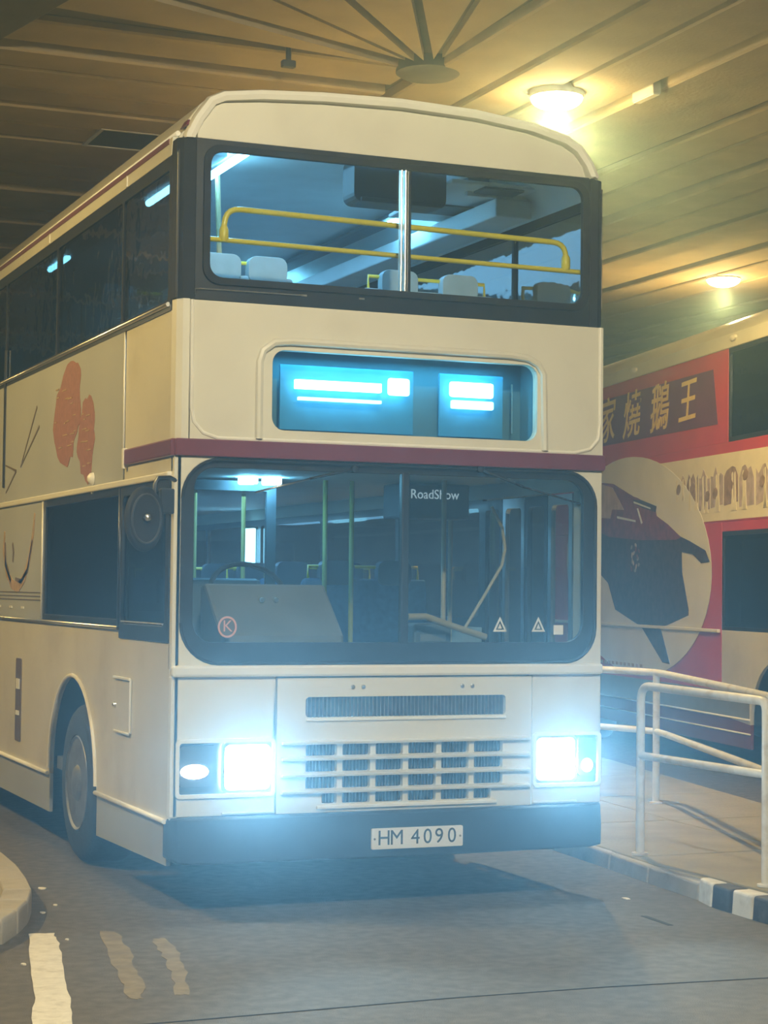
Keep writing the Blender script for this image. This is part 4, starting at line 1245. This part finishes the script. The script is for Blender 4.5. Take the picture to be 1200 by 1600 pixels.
for yy in (Y0, Y1 - 0.04):
    MB().plate(rect(0.04, 2.46, 0.40, 4.12), [rr(0.3, 2.2, 3.2, 3.9, 0.05, 3), rr(0.3, 2.2, 1.4, 2.2, 0.05, 3)], FR, yy, yy + 0.04).build('end_wall', 'red', red)
    for z0, z1 in ((3.18, 3.92), (1.38, 2.22)):
        MB().plate(rect(0.28, 2.22, z0, z1), [], FR, yy + 0.015, yy + 0.021).build('end_window_pane', 'g_dark', red)
MB().plate(rect(Y0, Y1, 0.40, 4.12), [], SD, 2.46, 2.50).build('far_flank', 'red', red)
box('deck_floor', 0.05, 2.45, Y0 + 0.1, Y1 - 0.1, 2.36, 2.44, 'bus_floor', red)
box('chassis', 0.55, 1.95, Y0 + 0.2, Y1 - 0.2, 0.35, 0.55, 'rubber', red)
# skirts
for a, b in ((Y0, A2[0] - 0.6), (A2[0] + 0.6, A3 - 0.6), (A3 + 0.6, Y1)):
    MB().plate(rect(a, b, 0.28, 0.548), [], SD, 0.004, 0.035).build('skirt_panel', 'maroon', red, 0.003)
    tube('skirt_rail', [(-0.004, a, 0.545), (-0.004, b, 0.545)], 0.010, 'moulding', red, 6)
    tube('skirt_rail', [(-0.002, a, 0.415), (-0.002, b, 0.415)], 0.008, 'moulding', red, 6)
MB().plate(rect(A2[0] + 0.62, A3 - 0.62, 0.55, 0.78), [], SD, -0.004, 0.0).build('grey_skirt_band', 'grey_skirt', red)
wheel(0.05, A2[0], red)
wheel(0.05, A3, red)
wheel(2.45, A2[0], red, -1)
wheel(2.45, A3, red, -1)
for ar in (arch2, arch3):
    vv, ff = [], []
    for k, (a, z) in enumerate(ar):
        vv += [(0.03, a, z), (0.5, a, z)]
    for k in range(len(ar) - 1):
        ff.append((2 * k, 2 * k + 1, 2 * k + 3, 2 * k + 2))
    MB().add(vv, ff, True).build('wheel_arch_liner', 'rubber', red)


def decal(pts, name, m, parent, d, holes=()):
    return MB().plate(pts, list(holes), SD, -d, -d + 0.0035).build(name, m, parent)


# banner with gold characters
bn_ = decal([(-0.80, 3.295), (Y1 - 0.1, 3.345), (Y1 - 0.1, 3.85), (-0.68, 3.83)], 'advert_banner', 'purple', red, 0.005)
tag(bn_, 'dark purple banner with gold brush-written Chinese characters')
for ch, yc, sz in (('王', -0.02, 0.50), ('鵝', 0.78, 0.56), ('燒', 1.64, 0.56), ('家', 2.46, 0.56)):
    text_mesh('banner_character', ch, sz, 'gold', bn_, (-0.007, yc, 3.565), (0, -1.0, 0.03), (0, -0.16, 0.95), 0.0015, offset=0.004)
# pale strip of painted landscape
sp_ = decal([(Y0 + 0.02, 2.385), (-0.20, 2.375), (1.5, 2.98), (1.5, 3.02), (Y0 + 0.02, 2.97)], 'landscape_strip', 'scene_white', red, 0.008)
random.seed(21)
a = 0.95
while a > -5.6:
    w = random.uniform(0.24, 0.36)
    b = a - w
    floor_ = max(2.46, 2.40 + max(0, a + 0.25) * 0.40)
    pts = [(a, floor_ + random.uniform(0.02, 0.06))]
    for k in range(6):
        t = k / 5
        pts.append((a - w * t, 2.84 - 0.10 * abs(t - 0.45) + random.uniform(-0.05, 0.06)))
    pts.append((b, floor_ + random.uniform(0.02, 0.08)))
    if floor_ < 2.72:
        cf = decal(pts, 'printed_cliff', random.choice(('wash_a', 'wash_a', 'wash_b')), sp_, 0.0105)
        for q in range(2):
            c = a - w * random.uniform(0.2, 0.8)
            decal([(c, 2.80), (c - 0.03, 2.82), (c - 0.045, 2.6), (c - 0.06, floor_), (c + 0.02, floor_), (c - 0.01, 2.6)], 'printed_waterfall', 'scene_white', cf, 0.0135)
        if a > 0.45:
            a = b - 0.03
            continue
        c = a - w * random.uniform(0.2, 0.8)
        decal(ell(c, random.uniform(2.62, 2.80), 0.05, 0.07, 7, q), 'printed_tree', 'wash_b', cf, 0.0150)
    a = b - random.uniform(0.02, 0.06)
# dish
dish = decal([(min(p[0], Y1 - 0.05), p[1]) for p in ell(1.62, 1.98, 2.30, 1.16, 60, 0.06)], 'dish_print', 'white_plate', red, 0.012)
tag(dish, 'printed white oval dish holding a roast goose')


def dz(pts, m, name='goose_print', d=0.0155):
    return decal(pts, name, m, dish, d)


dz([(2.9, 2.55), (2.3, 2.58), (1.5, 2.66), (1.05, 2.52), (0.7, 2.43), (0.12, 2.24), (0.1, 1.9), (-0.08, 1.53), (-0.08, 1.47), (0.52, 1.36), (0.73, 1.34), (1.34, 1.34), (2.13, 1.5), (2.38, 1.79), (2.95, 2.0)], 'goose_dark', 'goose_body_print')
dz([(0.73, 1.36), (0.43, 0.97), (0.64, 0.98), (1.34, 1.36)], 'goose_dark', 'goose_leg_print')
dz([(2.9, 2.90), (2.56, 2.91), (2.21, 2.88), (1.54, 2.71), (1.41, 2.69), (0.87, 2.56), (0.83, 2.48), (0.49, 2.38), (0.12, 2.24), (0.28, 2.22), (1.31, 2.24), (2.34, 2.3), (2.9, 2.4)], 'goose_red', 'goose_breast_print', 0.0185)
dz([(2.62, 2.90), (2.23, 2.84), (1.84, 2.58), (2.25, 2.60), (2.3, 2.5), (2.75, 2.53)], 'goose_tan', 'goose_garnish_print', 0.0215)
dz([(1.54, 2.68), (1.27, 2.66), (0.83, 2.58), (0.85, 2.52), (1.27, 2.58), (1.52, 2.64)], 'goose_dark', 'goose_wing_tip_print', 0.0215)
dz([(0.14, 2.25), (-0.11, 2.20), (-0.53, 2.10), (-0.64, 1.99), (-0.42, 1.98), (-0.19, 2.07), (0.14, 2.10)], 'goose_dark', 'goose_neck_print', 0.0185)
for pts in ([(2.06, 2.52), (1.46, 2.455), (1.46, 2.435), (2.06, 2.495)], [(1.42, 2.58), (1.38, 2.58), (1.24, 2.42), (1.28, 2.41)], [(1.52, 2.66), (1.0, 2.57), (1.0, 2.555), (1.52, 2.64)]):
    dz(pts, 'white_plate', 'goose_highlight_print', 0.0245)
for k in range(14):
    yy, zz = 1.48 + 0.12 * math.sin(k * 1.7), 1.92 + 0.27 * k / 13
    dz(ell(yy, zz, 0.035, 0.02, 6, k), random.choice(('goose_tan', 'wash_b', 'goose_red')), 'goose_garnish_fleck', 0.0185)
for k in range(11):      # row of small brown print marks under the dish
    yy = 2.62 - k * 0.13
    decal(rect(yy - 0.08, yy, 0.90, 0.935), 'print_mark', 'goose_tan', red, 0.0165)
# side rail moulding across the flank
MB().plate(rect(-0.88, Y1, 1.318, 1.352), [], SD, -0.032, 0.0).build('flank_moulding', 'moulding', red, 0.008)
